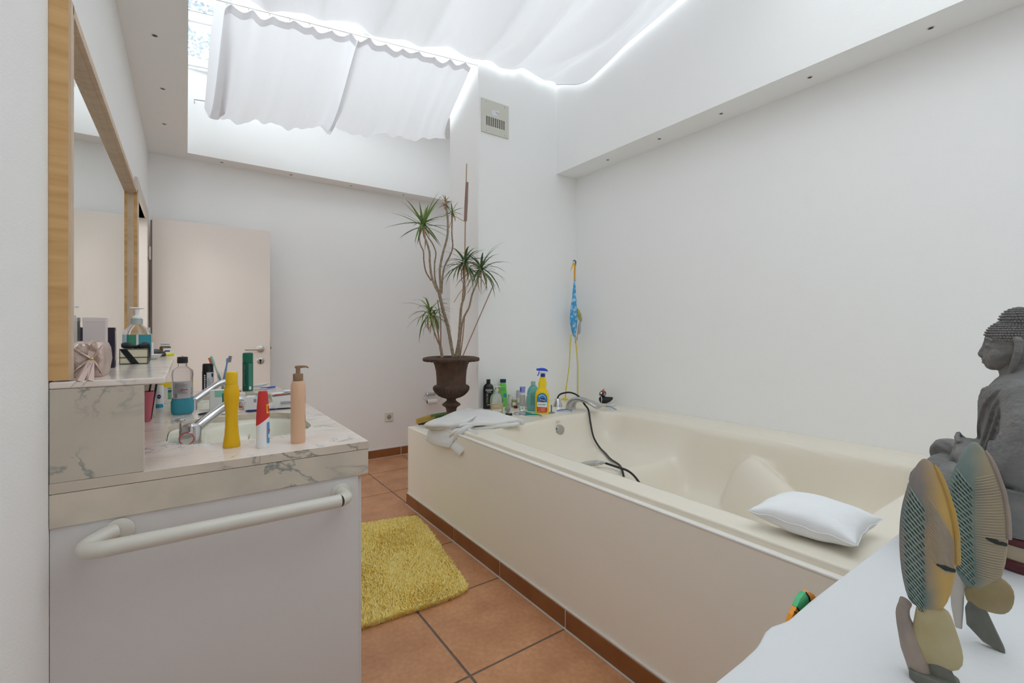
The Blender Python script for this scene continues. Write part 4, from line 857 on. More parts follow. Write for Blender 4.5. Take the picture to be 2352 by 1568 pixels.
# chrome diverter and little things
x,y = 1.862,2.515; t = thing('chrome_diverter', 'round chrome tap plate with a clear glass knob set in the tub deck', 'tap', (x,y,D))
part([(0,0),(.064,0),(.063,.003),(.050,.005),(.030,.010),(.026,.013),(0,.0135)], M_chrome, t, 'plate', seg=48)
part([(0,.0136),(.016,.0136),(.014,.022),(.022,.026),(.032,.040),(.030,.050),(.020,.054),(0,.055)], M_glass, t, 'glass_knob', seg=12); 
x,y = 1.805,2.61; t = thing('crystal_ball_knob', 'clear faceted ball knob beside the amber pump bottle', 'knob', (x,y,D)); part([(0,0),(.010,0),(.010,.006),(0,.0062)], M_chrome, t, 'foot'); b = MB(); b.ball((0,0,.025), .020, 12, 8); b.obj('ball', mat('smoky_glass', (.45,.46,.47), .05, trans=.6), t)
x,y = 1.750,2.515; t = thing('black_hair_clip', 'small curved black hair clip in front of the amber bottle', 'hair clip', (x,y,D), -.6); b = MB(); b.tube(catmull([(-.022,0,.010),(-.008,-.004,.007),(.008,.002,.007),(.022,.006,.010)],5), [.006,.008,.009,.010,.010,.010,.009,.008,.0075,.008,.009,.009,.008,.007,.005,.003], 12); b.obj('clip_body', M_black, t)
x,y = 1.783,2.525; t = thing('white_comb_piece', 'small white plastic piece beside the black hair clip', 'clip', (x,y,D), .5); b = MB(); b.tube(catmull([(-.016,0,.006),(0,.004,.008),(.016,0,.015)],4), [.004]*9, 8); b.obj('body', M_white, t)
def razor(name, lab, p0, p1, m, m2=M_white, grp='razors on the tub deck', head=True):
    p0, p1 = Vector(p0), Vector(p1); t = thing(name, lab, 'razor', tuple(p0), 0, grp); d = p1-p0
    b = MB(); b.tube(catmull([d*0, d*.3+Vector((0,0,.005)), d*.7+Vector((0,0,.006)), d*.93], 4), [.004,.0045,.005,.005,.0055,.0055,.005,.0045,.004,.004,.0035,.003,.003][:13], 8); b.obj('handle', m, t)
    b = MB(); b.tube([d*.10+Vector((0,0,-.002)), d*.8+Vector((0,0,-.001))], .0035, 8); b.obj('grip', m2, t)
    if head:
        n = Vector((-d.y, d.x, 0)).normalized()*.019; e = d.normalized()*.006; b = MB(); b.loft([[d+q*n+e, d+q*n-e, d+q*n-e+Vector((0,0,.006)), d+q*n+e+Vector((0,0,.006))] for q in (-1,1)]); b.obj('blade_head', M_steel if m is not M_white else M_black, t, smooth=False)
    return t
razor('green_razor', 'green and white razor handle lying in front of the yellow spray bottle', (1.830,2.445,D+.006), (1.905,2.345,D+.006), mat('razor_green', (.0,.30,.20), .4), head=False)
razor('blue_razor', 'blue and white disposable razor lying left of the tub faucet', (2.105,2.445,D+.006), (2.205,2.40,D+.006), mat('razor_blue', (.12,.22,.62), .4))
razor('lightblue_razor', 'light blue handled razor lying on the tub rim near the rubber duck', (2.478,2.235,D+.006), (2.508,2.345,D+.012), mat('razor_lightblue', (.26,.42,.72), .4))
x,y = 2.045,2.43; t = thing('safety_razor', 'metal safety razor standing on its head right of the yellow spray bottle', 'razor', (x,y,D)); b = MB(); b.box(-.022,-.012,0,.022,.012,.006); b.obj('blade_head', M_grey, t, bevel=.002); b = MB(); b.tube([(0,0,.006),(0,0,.055)], .004, 10); b.obj('handle', mat('burgundy_metal', (.16,.09,.11), .35, metal=.4), t)
# tub faucet, shower cone, hose and hand shower
x,y = 2.270,2.462; t = thing('tub_faucet', 'curved chrome waterfall bathtub faucet arching over the tub', 'faucet', (x,y,D))
b = MB(); P = catmull([(0,.02,0),(0,.012,.035),(.002,-.02,.066),(.006,-.07,.078),(.012,-.13,.074),(.018,-.19,.060),(.022,-.235,.042)],6); R = []
for i,p in enumerate(P):
    f = i/(len(P)-1); w = lerp(.036,.029,f); h = lerp(.030,.013,min(1,f*1.5)); tg_ = (P[min(i+1,len(P)-1)]-P[max(i-1,0)]).normalized(); sd = Vector((1,0,0)); nn = tg_.cross(sd).normalized()
    R.append([p + sd*w*cos(a)*(abs(cos(a))**3+abs(sin(a))**3)**(-1/3) + nn*h*sin(a)*(abs(cos(a))**3+abs(sin(a))**3)**(-1/3) for a in [2*pi*k/24 for k in range(24)]])
b.loft(R); b.obj('spout', M_chrome, t); part([(0,0),(.042,0),(.041,.004),(0,.005)], M_chrome, t, 'base_plate', M=Matrix.Translation((0,.02,0)), sx=1, sy=.8)
x,y = 2.27,2.625; t = thing('shower_hose_holder', 'conical chrome hand shower holder on the tub deck with the black hose', 'shower holder', (x,y,D))
part([(0,0),(.037,0),(.036,.004),(.026,.030),(.019,.054),(.0165,.058),(0,.059)], mat('satin_chrome2', (.66,.66,.67), .22, metal=1), t, 'cone', seg=40)
hp = [(2.27,2.625,D+.052),(2.273,2.62,.700),(2.285,2.59,.722),(2.302,2.52,.735),(2.300,2.43,.718),(2.275,2.345,.674),(2.262,2.292,.640),(2.240,2.250,.560),(2.222,2.205,.480),(2.19,2.12,.432),(2.13,2.01,.424),(2.058,1.90,.424),(1.995,1.77,.424),(1.90,1.66,.40),(1.82,1.56,.30),(1.80,1.42,.26),(1.84,1.36,.26),(1.90,1.42,.27),(1.925,1.52,.33),(1.945,1.61,.40),(1.945,1.67,.43),(1.935,1.74,.437),(1.925,1.815,.442)]
P_ = catmull(hp, 8)
for q_ in P_:
    if q_.y < 2.26: q_.z = max(q_.z, max(tub_z(q_.x+dx_, q_.y+dy_) for dx_ in (-.006,0,.006) for dy_ in (-.006,0,.006)) + .0068)
o0 = Vector(hp[0]); t = thing('shower_hose', 'thin black shower hose looping from the deck holder down into the tub', 'hose', hp[0]); b = MB(); b.tube([p-o0 for p in P_], .0062, 10); b.obj('hose', mat('black_rubber', (.010,.011,.012), .35), t)
t = thing('hand_shower', 'clear and chrome hand shower head lying on the moulded tub seat', 'hand shower', (1.922,1.822,.444)); d = Vector((-.93,.36,.02)).normalized()
b = MB(); b.tube([d*.0, d*.018], [.008,.010], 12); b.tube([d*.030, d*.046, d*.060], [.012,.016,.016], 16); b.obj('chrome_collar', M_chrome, t)
b = MB(); b.tube([d*.018, d*.030], [.012,.012], 12); b.tube([d*.060, d*.10, d*.15], [.016,.014,.007], 14); b.obj('shower_body', mat('worn_clear', (.55,.55,.50), .3, trans=.3), t)
# soap mould + rubber duck
t = thing('soap_tray', 'flat white soap tray on the back tub rim under the toy duck', 'soap tray', (2.585,2.44,D), .0); b = MB(); b.prism(rrect(-.045,-.06,.06,.06,.02), 0, .012); b.obj('tray', mat('tray_white', (.74,.71,.64), .35), t, bevel=.003)
x,y = 2.615,2.47; t = thing('toy_duck', 'black rubber duck with red horns and grey headphones on the back tub rim', 'toy', (x,y,D+.012), radians(-35.2)); t.scale = (1.12,1.12,1.12)
M_dk = mat('black_rubber_matte', (.016,.018,.020), .6); b = MB()
b.loft([[(xx, .026*w_*cos(a), zc+hh*sin(a)) for a in [2*pi*i/20 for i in range(20)]] for xx,w_,zc,hh in ((-.042,.35,.026,.010),(-.034,.8,.024,.020),(-.015,1.05,.023,.023),(.010,1.05,.022,.021),(.030,.8,.025,.017),(.046,.5,.031,.010),(.052,.2,.034,.004))]); b.obj('body', M_dk, t)
b = MB(); b.ball((-.016,0,.064), (.023,.021,.022), 20, 14); b.obj('head', M_dk, t)
b = MB(); b.ball((-.034,-.004,.058), (.010,.012,.006), 14, 8); b.obj('beak', mat('grey_beak', (.16,.13,.13), .5), t)
for sg in (-1,1):
    b = MB(); b.ball((-.029,sg*.008-.004,.070), (.0085,.0085,.0085), 12, 8); e = b.obj('eye', M_white, t); b = MB(); b.ball((-.0372,sg*.008-.006,.071), .0026, 8, 6); b.obj('pupil', M_black, e)
    b = MB(); b.tube(catmull([(-.014+.004*sg,sg*.012,.079),(-.014+.008*sg,sg*.018,.088),(-.014+.007*sg,sg*.019,.098)],4), [.0055,.005,.0045,.004,.0035,.003,.002,.0015,.0008], 10); b.obj('horn', mat('horn_red', (.72,.10,.04), .5), t)
    b = MB(); b.ball((-.010+.002,sg*.019,.062), (.010,.005,.012), 14, 8); b.obj('ear_cushion', mat('grey_cushion', (.25,.24,.25), .7), t)
b = MB(); b.tube(catmull([(-.010,-.020,.066),(-.012,-.012,.083),(-.012,0,.087),(-.012,.012,.083),(-.010,.020,.066)],4), .0025, 8); b.obj('headband', MATS['horn_red'], t)
b = MB(); b.loft([[(xx, .0275*w_*cos(a), zc+hh*sin(a)) for a in [2*pi*i/20 for i in range(20)]] for xx,w_,zc,hh in ((-.031,.93,.0245,.0225),(-.027,.97,.0245,.0235))], cap=False); b.obj('white_band', M_white, t)
b = MB(); b.tube([(.0,.0,0),(.02,0,.0)], .002, 6); 

# ================================================================== TOWEL AND PILLOW
def patch(P00, P10, P11, P01, th, name, m, parent, org, nu=70, nv=50, bulge=2.0, wr=.003, sag=None, ph=0, prof=7.0):
    P = [Vector(q) for q in (P00,P10,P11,P01)]
    def mid(u, v):
        a_, c_ = 2*u-1, 2*v-1; a2 = a_*sqrt(1-.12*c_*c_); c2 = c_*sqrt(1-.12*a_*a_); u, v = .5+.5*a2, .5+.5*c2
        return P[0].lerp(P[1],u).lerp(P[3].lerp(P[2],u), v)
    def half(sgn):
        def fn(u, v):
            u, v = .5-.5*cos(pi*u), .5-.5*cos(pi*v); a, c_ = 2*u-1, 2*v-1; p = mid(u, v)
            du = (1-abs(a))*.25*((P[1]-P[0]).length+(P[2]-P[3]).length); dv = (1-abs(c_))*.25*((P[3]-P[0]).length+(P[2]-P[1]).length)
            d_ = min(1, max(0, min(du,dv))/(th*.5)); e = sqrt(max(0,1-(1-d_)**2))
            w = wr*e*(sin(7*u+4*v+ph)+.7*sin(11*v-7*u+2*ph)+.4*sin(19*u+9*v+ph))
            p = p + Vector((0,0, sgn*th*.5*e + w))
            if sag: p = p + sag(u, v)
            return p - org
        return fn
    b = MB(); b.grid(nu, nv, half(1)); b.grid(nu, nv, half(-1)); return b.obj(name, m, parent, auto=False, weld=True)
M_terry = mat('white_terry', (.86,.86,.84), .95, spec=.1, bump=(420,.9,.004), sheen=.3)
to = thing('bath_towel', 'crumpled folded white towel draped over the corner of the bathtub', 'towel', (1.40,2.45,TUBZ)); og = Vector((1.40,2.45,TUBZ))
def sagA(u, v):
    # left end droops past the edge
    return Vector((0,0,-.035*(1-u)**2*(1-v) + .012*sin(pi*u)*v))
patch((1.168,2.62,.622),(1.285,2.255,.652),(1.625,2.185,.660),(1.54,2.70,.672), .026, 'top_layer', M_terry, to, og, sag=lambda u,v: Vector((.012*sin(9*v)*(1-u), 0, -.016*(1-u)*(1-v)-.006*sin(7*u+2)*sin(pi*v))), wr=.0045)
patch((1.185,2.64,.592),(1.275,2.285,.628),(1.610,2.165,.638),(1.53,2.69,.645), .024, 'middle_layer', M_terry, to, og, wr=.004, ph=4)
patch((1.215,2.66,.566),(1.262,2.30,.604),(1.58,2.18,.637),(1.50,2.66,.637), .022, 'lower_fold', M_terry, to, og, sag=lambda u,v: Vector((0,0,-.012*(1-v)**2*(1-u))), wr=.003, ph=2)
patch((1.212,2.655,.508),(1.214,2.335,.522),(1.262,2.31,.632),(1.245,2.655,.598), .030, 'hanging_fold', M_terry, to, og, wr=.003, ph=1)
patch((1.226,2.44,.548),(1.220,2.235,.497),(1.290,2.13,.640),(1.30,2.36,.636), .018, 'hanging_corner', M_terry, to, og, wr=.002, ph=3)
b = MB(); b.tube([Vector(q)-og for q in ((1.612,2.175,.649),(1.600,2.30,.653),(1.575,2.45,.655),(1.545,2.62,.657))], [.016,.019,.020,.018], 14); b.obj('rolled_end', M_terry, to, auto=False)
# bunched creases in the middle
b = MB()
for k,(pp,r) in enumerate((([(1.262,2.40,.612),(1.255,2.36,.640),(1.29,2.33,.655),(1.35,2.35,.668),(1.42,2.40,.672)],.013),([(1.245,2.30,.578),(1.25,2.29,.612),(1.29,2.27,.64),(1.36,2.27,.660)],.014),([(1.238,2.37,.575),(1.243,2.34,.606),(1.275,2.315,.628)],.012))):
    q = catmull(pp, 5); b.tube([p-og for p in q], [r*(.55+.6*sin(pi*min(1,.1+i/len(q)))) for i in range(len(q))], 12)
b.obj('creases', M_terry, to, auto=False)
M_pillow = mat('white_pillow_cover', (.86,.88,.90), .55, bump=(35,.25,.006), sheen=.2)
po = thing('bath_pillow', 'small white cushion lying on the near corner of the tub rim', 'pillow', (1.41,.55,TUBZ)); og2 = Vector((1.41,.55,TUBZ))
A_,B_,C_,D_ = Vector((1.298,.682,.672)), Vector((1.328,.430,.660)), Vector((1.535,.440,.672)), Vector((1.500,.690,.672))
def pil(sgn):
    def fn(u, v):
        p = A_.lerp(B_,u).lerp(D_.lerp(C_,u), v); a, c_ = 2*u-1, 2*v-1
        e = max(0,(1-a*a)*(1-c_*c_))**.42
        # pinched-in sides between the corners
        cen = (A_+B_+C_+D_)/4; k = .10*((1-a*a)*c_*c_ + (1-c_*c_)*a*a); p = p.lerp(Vector((cen.x,cen.y,p.z)), k)
        wr = .0022*(1-e)*sin(22*u+3) + .0022*(1-e)*sin(19*v+1) + .0012*sin(9*u+6*v)
        z = sgn*e*(.052 if sgn>0 else .040) + wr
        p.z += z - .006*(abs(a)*abs(c_))**2*0 + (-.010 if sgn<0 else 0)*e*.3; p.z = max(p.z, TUBZ+.001); return p-og2
    return fn
b = MB(); b.grid(56, 56, pil(1)); b.grid(56, 56, pil(-1)); b.obj('cover', M_pillow, po, auto=False, weld=True)
b = MB(); up = pil(1)
for prm in (lambda s_: (s_,0), lambda s_: (1,s_), lambda s_: (s_,1), lambda s_: (0,s_)): b.tube([up(*prm(k/40)) for k in range(41)], .0011, 6)
b.obj('seam', M_pillow, po)

# ================================================================== URN AND DRACAENA
M_iron = mat('rusty_cast_iron', (.060,.036,.027), .75, bump=(60,.8,.006), var=(16,.16,(.105,.058,.038)))
UX, UY, UZ = 1.470, 2.800, .531
u = thing('urn_planter', 'rust brown cast iron pedestal urn standing on the corner ledge of the tub', 'urn', (UX,UY,UZ), radians(-35.2))
pr = [(0,.0),(.068,.0),(.068,.022),(.052,.030),(.046,.045),(.036,.075),(.032,.105),(.036,.130),(.044,.142),(.060,.150),(.063,.158),(.055,.166),(.040,.176),(.030,.186),(.034,.196),(.060,.205)]
pr += [(.085,.220),(.105,.240),(.117,.262),(.119,.275),(.112,.285),(.102,.290),(.099,.296),(.100,.335),(.104,.385),(.113,.425),(.124,.447),(.128,.452),(.150,.455),(.178,.458),(.190,.462),(.193,.468),(.188,.474),(.165,.480),(.135,.480),(.118,.470),(.110,.452),(0,.450)]
part(pr, M_iron, u, 'urn_body', seg=56)
b = MB()
for k in range(28):
    a = 2*pi*k/28; b.ball((.176*cos(a), .176*sin(a), .4585), (.017,.0165,.0085), 10, 6, M=None)
b.obj('rim_egg_moulding', M_iron, u)
b = MB()
for k in range(32):
    a = 2*pi*k/32; b.tube([(r*cos(a), r*sin(a), z) for r,z in ((.060,.206),(.086,.221),(.106,.241),(.1185,.263),(.1195,.274),(.112,.285))], [.002,.004,.0055,.006,.0045,.002], 6)
b.obj('fluted_belly', M_iron, u)
b = MB(); b.box(-.072,-.072,0,.072,.072,.012); b.obj('square_foot', M_iron, u, smooth=False, bevel=.002)
part([(0,.4505),(.109,.4505),(.109,.458),(.06,.462),(0,.463)], mat('potting_soil', (.035,.022,.015), .95, bump=(90,1,.01)), u, 'soil')
K = .00297
pl = thing('dragon_tree', 'tall dragon tree with bare bent stems and spiky leaf crowns growing in the rusty urn', 'plant', (UX,UY,UZ+.46), radians(-35.2))
def L(px_, py_, dep=0): return Vector(((px_-1034)*K, dep, (821-py_)*K))
M_stem = mat('grey_brown_bark', (.26,.195,.135), .85, bump=(120,.6,.003), var=(60,.1,(.36,.28,.20)))
M_stem2 = mat('young_bark', (.30,.17,.11), .8, bump=(120,.5,.002))
def stem(pts, r0, r1, m=M_stem):
    P = catmull([L(*p) for p in pts], 6); n = len(P); b = MB(); b.tube(P, [lerp(r0,r1,i/(n-1))*(1+.07*sin(i*2.4)) for i in range(n)], 10); return b.obj('stem', m, pl)
stem([(1039,815),(1036,800),(1026,745),(1016,710),(1010,685),(1006,668)], .0115, .0105)
stem([(1006,668),(998,655),(989,630),(985,600),(984,575),(978,553),(971,535),(969,512)], .0085, .0055)
stem([(1008,668,.01),(1000,652,.01),(995,630,.02),(994,600,.03),(997,575,.03),(989,553,.03),(979,538,.02),(970,518,.0)], .006, .004)
stem([(988,640,-.0),(977,620,-.02),(973,595,-.03),(972,575,-.03),(964,557,-.02),(962,540,-.01),(967,520,.0)], .005, .0035, M_stem2)
stem([(1010,668),(1009,645),(1008,615),(1014,580),(1023,548),(1026,525),(1025,490),(1021,470)], .0085, .006)
stem([(1011,668,.02),(1012,645,.02),(1016,610,.03),(1030,580,.03),(1036,560,.03),(1034,530,.03),(1035,488,.03)], .0065, .0045)
stem([(1015,815,-.04),(1013,800,-.04),(1011,790,-.04)], .0095, .010)
stem([(1011,790,-.04),(1005,778,-.04),(995,750,-.04),(989,728,-.04),(986,715,-.04)], .005, .004, M_stem2)
stem([(1010,790,-.04),(1006,765,-.03),(1002,745,-.03),(999,725,-.03)], .005, .0035, M_stem2)
stem([(1012,790,-.04),(1012,760,-.04),(1011,730,-.03),(1006,700,-.02),(1003,685,-.02)], .004, .003, M_stem2)
stem([(1043,815,.02),(1050,780,.02),(1053,740,.02),(1056,700,.02),(1064,672,.01),(1064,640,.0),(1065,612,.0)], .0105, .0055)
stem([(1050,815,.05),(1052,780,.05),(1059,730,.05),(1073,700,.05),(1080,670,.06),(1090,645,.06),(1098,620,.06)], .0075, .005)
stem([(1056,815,-.05),(1062,770,-.05),(1066,725,-.05)], .004, .003, M_stem2)
b = MB(); b.ball(L(1009,668), .0125, 12, 8); b.obj('stem_joint', M_stem, pl)
M_lf = mat('dragon_leaf_green', (.115,.215,.055), .42, var=(6,.2,(.22,.33,.10))); M_lf2 = mat('dragon_leaf_dark', (.075,.135,.060), .45, var=(6,.2,(.15,.23,.10))); M_dry = mat('dry_leaf', (.42,.26,.15), .8)
def crown(px_, py_, dep, n, ln, m, seed, down=0.25, dry=3, wide=.0075, up=.2):
    random.seed(seed); b = MB(); bd = MB(); c = L(px_, py_, dep); R_a = []
    for k in range(n+dry):
        az = k*2.39996 + random.uniform(-.25,.25); el = lerp(1.25, -.55, ((k+.5)/(n))**.9 if k < n else 1.1) + up*random.uniform(-.5,.5)
        l = 1.38*ln*random.uniform(.7,1.1)*(1 if k < n else .8); h = Vector((cos(az), .8*sin(az), 0)); p = Vector(c) + Vector((0,0,random.uniform(-.02,.015)))
        q = b if k < n else bd; w = 1.12*wide*(1 if k < n else .5); pts = []
        for i in range(8):
            pts.append(p.copy()); e = el - (down+.5*random.random()*down)*i/7*2.0 - (1.0*i/7 if k >= n else 0); p = p + (h*cos(e)+Vector((0,0,sin(e))))*l/7
        sd = Vector((-sin(az), cos(az)*.8, 0)).normalized(); vs = []
        for i, r in enumerate(pts):
            ww = w*(.55+.45*sin(pi*min(1,.25+i/9)))*(1-(i/7)**3)+.0003; cv = Vector((0,0,.18*ww)); vs += [r-sd*ww+cv, r-Vector((0,0,.12*ww)), r+sd*ww+cv]
        q.add(vs, [(3*i+j,3*i+j+1,3*i+j+4,3*i+j+3) for i in range(7) for j in (0,1)])
    o = b.obj('leaf_crown', m, pl)
    if dry: bd.obj('dry_leaves', M_dry, pl)
crown(969,512,0,30,.190,M_lf,1,.16,3); crown(1021,462,0,14,.050,mat('bronze_leaf', (.26,.19,.06), .5, var=(6,.2,(.36,.24,.10))),2,.1,5,.0045); crown(1035,480,.03,13,.070,M_lf,3,.15,6,.0048)
crown(1064,602,0,34,.165,M_lf2,4,.45,9,.0072); crown(1101,612,.06,34,.185,M_lf2,5,.38,6,.0072); crown(987,714,-.04,26,.160,M_lf,6,.55,10,.006); crown(999,722,-.03,12,.11,M_lf2,8,.6,4,.005)
random.seed(11)
b = MB()
for p in ([(1034,490,.03),(1045,492,.03),(1056,500,.01),(1066,505,.0)], [(1035,495,.03),(1030,510,.03),(1026,520,.02)], [(1064,612),(1075,600),(1092,601),(1100,606)], [(1064,655),(1052,670),(1040,690)], [(1098,625,.06),(1080,650,.05),(1070,668,.03)], [(1003,685,-.02),(1012,690,0),(1025,693,0)]):
    b.tube(catmull([L(*q) for q in p], 4), .0022, 5)
b.obj('dry_leaves', M_dry, pl)
t = thing('support_cane', 'tall thin bamboo cane with a brown bark tube near its top, in the urn', 'cane', (UX,UY,UZ+.46), radians(-35.2))
b = MB(); b.tube([L(1049,812,.035),L(1064,606,.02),L(1065.5,520,.01),L(1069,373,.0)], [.0045,.004,.004,.0032], 8); b.obj('cane', mat('bamboo_tan', (.42,.25,.15), .7), t)
b = MB(); b.tube([L(1066,503,.008),L(1068,460,.004),L(1070,415,.0)], [.0105,.0115,.0095], 12); b.obj('bark_tube', mat('bark_tube', (.30,.19,.15), .9, bump=(120,1,.004)), t)
t = thing('diagonal_cane', 'short thin cane leaning diagonally right out of the urn', 'cane', (UX,UY,UZ+.46), radians(-35.2))
b = MB(); b.tube([L(1061,812,-.02),L(1100,720,.0),L(1130,650,.02)], .0035, 8); b.obj('cane', mat('cane_brown', (.33,.20,.14), .7), t)
# leaf shaped tray behind the towel
t = thing('leaf_tray', 'carved boat shaped tray painted yellow and green behind the towel', 'tray', (1.44,2.935,.531), radians(2))
def boat(sgn, x0, x1, zl, zr, m, name, inner=False):
    b = MB(); R = []
    for k in range(15):
        f = k/14; xx = lerp(x0, x1, f); w = .040*max(.05,sin(pi*(.08+.84*(xx+.16)/.34)))**.6; zt = lerp(zl, zr, f)
        R.append([(xx, -w, zt), (xx, -w*.6, zt-.028), (xx, w*.6, zt-.028), (xx, w, zt), (xx, w*.8, zt-.003), (xx, w*.5, zt-.018), (xx, -w*.5, zt-.018), (xx, -w*.8, zt-.003)])
    b.loft(R); b.obj(name, m, t)
boat(1, -.165, -.045, .055, .070, mat('tray_yellow', (.50,.33,.06), .6, var=(25,.15,(.58,.42,.12))), 'yellow_end'); boat(1, -.045, .16, .070, .078, mat('tray_green', (.11,.20,.07), .6, var=(25,.15,(.16,.26,.10))), 'green_end')
b = MB(); b.loft([[(xx, .020*w_*cos(a), .012+zz+.012*sin(a)) for a in [2*pi*i/12 for i in range(12)]] for xx,w_,zz in ((-.15,.6,.014),(-.08,1,.010),(0,1.1,.012),(.10,.9,.02))]); b.obj('dark_underside', mat('dark_wood', (.05,.035,.03), .7), t)

# ================================================================== METAL HERON
KH = .00352
h = thing('metal_heron', 'tall painted metal heron, blue with orange neck and yellow legs, in the tub corner', 'bird figurine', (2.575,2.775,D), radians(-35.2))
def H(px_, py_, dep=0): return Vector(((px_-1317)*KH, dep, (920-py_)*KH))
M_hb = mat('heron_blue', (.04,.30,.62), .4, var=(28,.12,(.22,.50,.74))); nt = M_hb.node_tree
vv = node(nt, 'ShaderNodeTexVoronoi', Scale=34.0); tcv = nt.nodes.new('ShaderNodeTexCoord'); nt.links.new(tcv.outputs['Object'], vv.inputs['Vector'])
rv = nt.nodes.new('ShaderNodeValToRGB'); rv.color_ramp.elements[0].position=.25; rv.color_ramp.elements[1].position=.62; rv.color_ramp.elements[0].color=(.46,.70,.82,1); rv.color_ramp.elements[1].color=(.035,.33,.68,1); nt.links.new(vv.outputs['Distance'], rv.inputs[0]); nt.links.new(rv.outputs[0], nt.nodes['Principled BSDF'].inputs['Base Color'])
M_ho = mat('heron_orange', (.76,.36,.03), .4); M_hy = mat('heron_yellow', (.72,.58,.02), .45)
b = MB(); P = catmull([H(1318,772),H(1316,755),H(1315,735),H(1316,715),H(1317,690),H(1318,660),H(1318.5,642)],4); prof_ = [.010,.020,.029,.028,.020,.011,.0075]
rr = []
for i in range(len(P)): f = i/(len(P)-1)*6; k = min(5,int(f)); rr.append(lerp(prof_[k], prof_[k+1], f-k))
b.tube(P, rr, 16); b.obj('body', M_hb, h)
b = MB(); b.tube(catmull([H(1318.5,642.5),H(1318.5,625),H(1319,612),H(1318,604)],4), [.0078]*5+[.0075]*4+[.008]*4, 12); b.obj('neck', M_ho, h)
b = MB(); b.ball(H(1317,602), (.012,.011,.012), 12, 8); b.obj('head', mat('heron_white', (.62,.60,.56), .5), h)
b = MB(); b.tube([H(1315,605),H(1312,613),H(1308,624)], [.0055,.004,.001], 8); b.obj('beak', M_hy, h)
b = MB(); b.tube([H(1314,599),H(1318,596.5),H(1321,600),H(1321,609)], [.002,.005,.006,.002], 8); b.obj('head_crest', mat('heron_navy', (.02,.05,.16), .5), h)
for sx_,dep in ((1,.012),(-1,-.014)):
    b = MB(); b.loft([[H(px_+w_*cos(a)*3.2, py_, dep*1.0+.006*sin(a)) for a in [2*pi*i/14 for i in range(14)]] for px_,py_,w_ in ((1317+sx_*1,692,.3),(1317+sx_*3,712,1.3),(1317+sx_*3.2,730,1.7),(1317+sx_*3,750,1.3),(1318+sx_*2.0,770,.4),(1319+sx_*1,776,.1))]); b.obj('wing', mat('heron_deep_blue', (.03,.22,.50), .4, var=(30,.15,(.16,.42,.66))), h)
b = MB(); b.loft([[H(px_+w_*cos(a)*4.2, py_, .020+.006*sin(a)) for a in [2*pi*i/14 for i in range(14)]] for px_,py_,w_ in ((1324,706,.15),(1327,712,.8),(1330,722,1.15),(1332,732,1.0),(1334,739,.35))]); b.obj('raised_wing', mat('heron_yellow_wing', (.58,.46,.08), .5, var=(40,.2,(.24,.30,.14))), h)
for k,(xa,ya,xb,yb) in enumerate(((1330,738,1328,768),(1332,738,1331,766),(1328,745,1324,782),(1314,758,1313,765),(1317,763,1317,773),(1320,760,1320.5,788))):
    b = MB(); b.tube([H(xa,ya,.015),H(xb,yb,.012)], [.0016,.0026], 6); b.obj('tail_feather', mat('feather_violet', (.13,.11,.25), .5) if k%2 else mat('feather_brown', (.25,.13,.07), .5), h)
for P_ in ([H(1310.5,768,.0),H(1308,800),H(1306,840),H(1300,885),H(1296,918)], [H(1320,768,.01),H(1323,800,.01),H(1326,840,.01),H(1326,880,.01),H(1326,918,.01)]):
    b = MB(); b.tube(catmull(P_,4), .0042, 8); lg = b.obj('leg', M_hy, h); b = MB(); f0 = P_[-1]; f0.z = .005
    for dx_,dy_ in ((-.030,-.020),(-.005,-.042),(.028,-.030),(.015,.028)): b.tube([f0+Vector((0,0,.010)), f0+Vector((dx_*.5,dy_*.5,.008)), f0+Vector((dx_,dy_,.0))], [.0045,.005,.0042], 8)
    b.obj('foot', M_hy, lg)

# ================================================================== WALL FIXTURES
t = thing('ventilation_grille', 'square cream ventilation cover with a slotted grid high on the pier', 'vent', (1.886,2.897,2.775)); M_vent = mat('vent_cream', (.62,.62,.54), .5)
b = MB(); b.box(-.121,-.010,-.124,.121,0,.124); pv = b.obj('cover_plate', M_vent, t, smooth=False, bevel=.002)
b = MB()
for i in range(9):
    for j in range(7): b.box(-.083+.0190*i, -.0112, -.066+.0098*j*.98, -.083+.0190*i+.0125, -.0098, -.066+.0098*j*.98+.0055)
b.obj('grille_slots', M_black, t, smooth=False)
for sx_ in (-1,1):
    for sz in (-1,1): b = MB(); b.ball((sx_*.082,-.0102,sz*.106-.004), .003, 10, 6); b.obj('screw', M_grey, t)
b = MB(); b.box(-.034,-.0115,.018,.024,-.0098,.056); b.obj('switch_plate', mat('vent_white', (.72,.74,.76), .3), t, smooth=False, bevel=.002)
b = MB(); b.loft([[(.012+.016*cos(a)*.7, -.0115-dd, .040+.018*sin(a)) for a in [pi*k/10-.2 for k in range(11)]] for dd in (0,.010)], cap=True); b.obj('switch_lever', MATS['vent_white'], t)
t = thing('power_socket', 'white single wall socket low on the back wall', 'socket', (1.567,4.25,.374)); b = MB(); b.box(-.042,-.010,-.042,.042,0,.042); b.obj('frame', M_offwhite, t, smooth=False, bevel=.003)
part([(.0215,0),(.0215,.0016),(.020,.0018),(.0195,.0004),(.0195,0)], M_grey, t, 'recess_ring', M=Matrix.Translation((0,-.0098,0)) @ Matrix.Rotation(pi/2,4,'X'), cap=False)
b = MB(); b.lathe([(0,0),(.019,0),(.019,.0005),(0,.0006)], 24, M=Matrix.Translation((0,-.0098,0)) @ Matrix.Rotation(pi/2,4,'X')); b.obj('recess', mat('socket_inner', (.42,.40,.34), .6), t)
b = MB(); b.ball((-.0085,-.0106,0), .0032, 8, 6); b.ball((.0085,-.0106,0), .0032, 8, 6); b.box(-.002,-.0112,.014,.002,-.010,.019); b.box(-.002,-.0112,-.019,.002,-.010,-.014); b.obj('pin_holes', M_black, t)
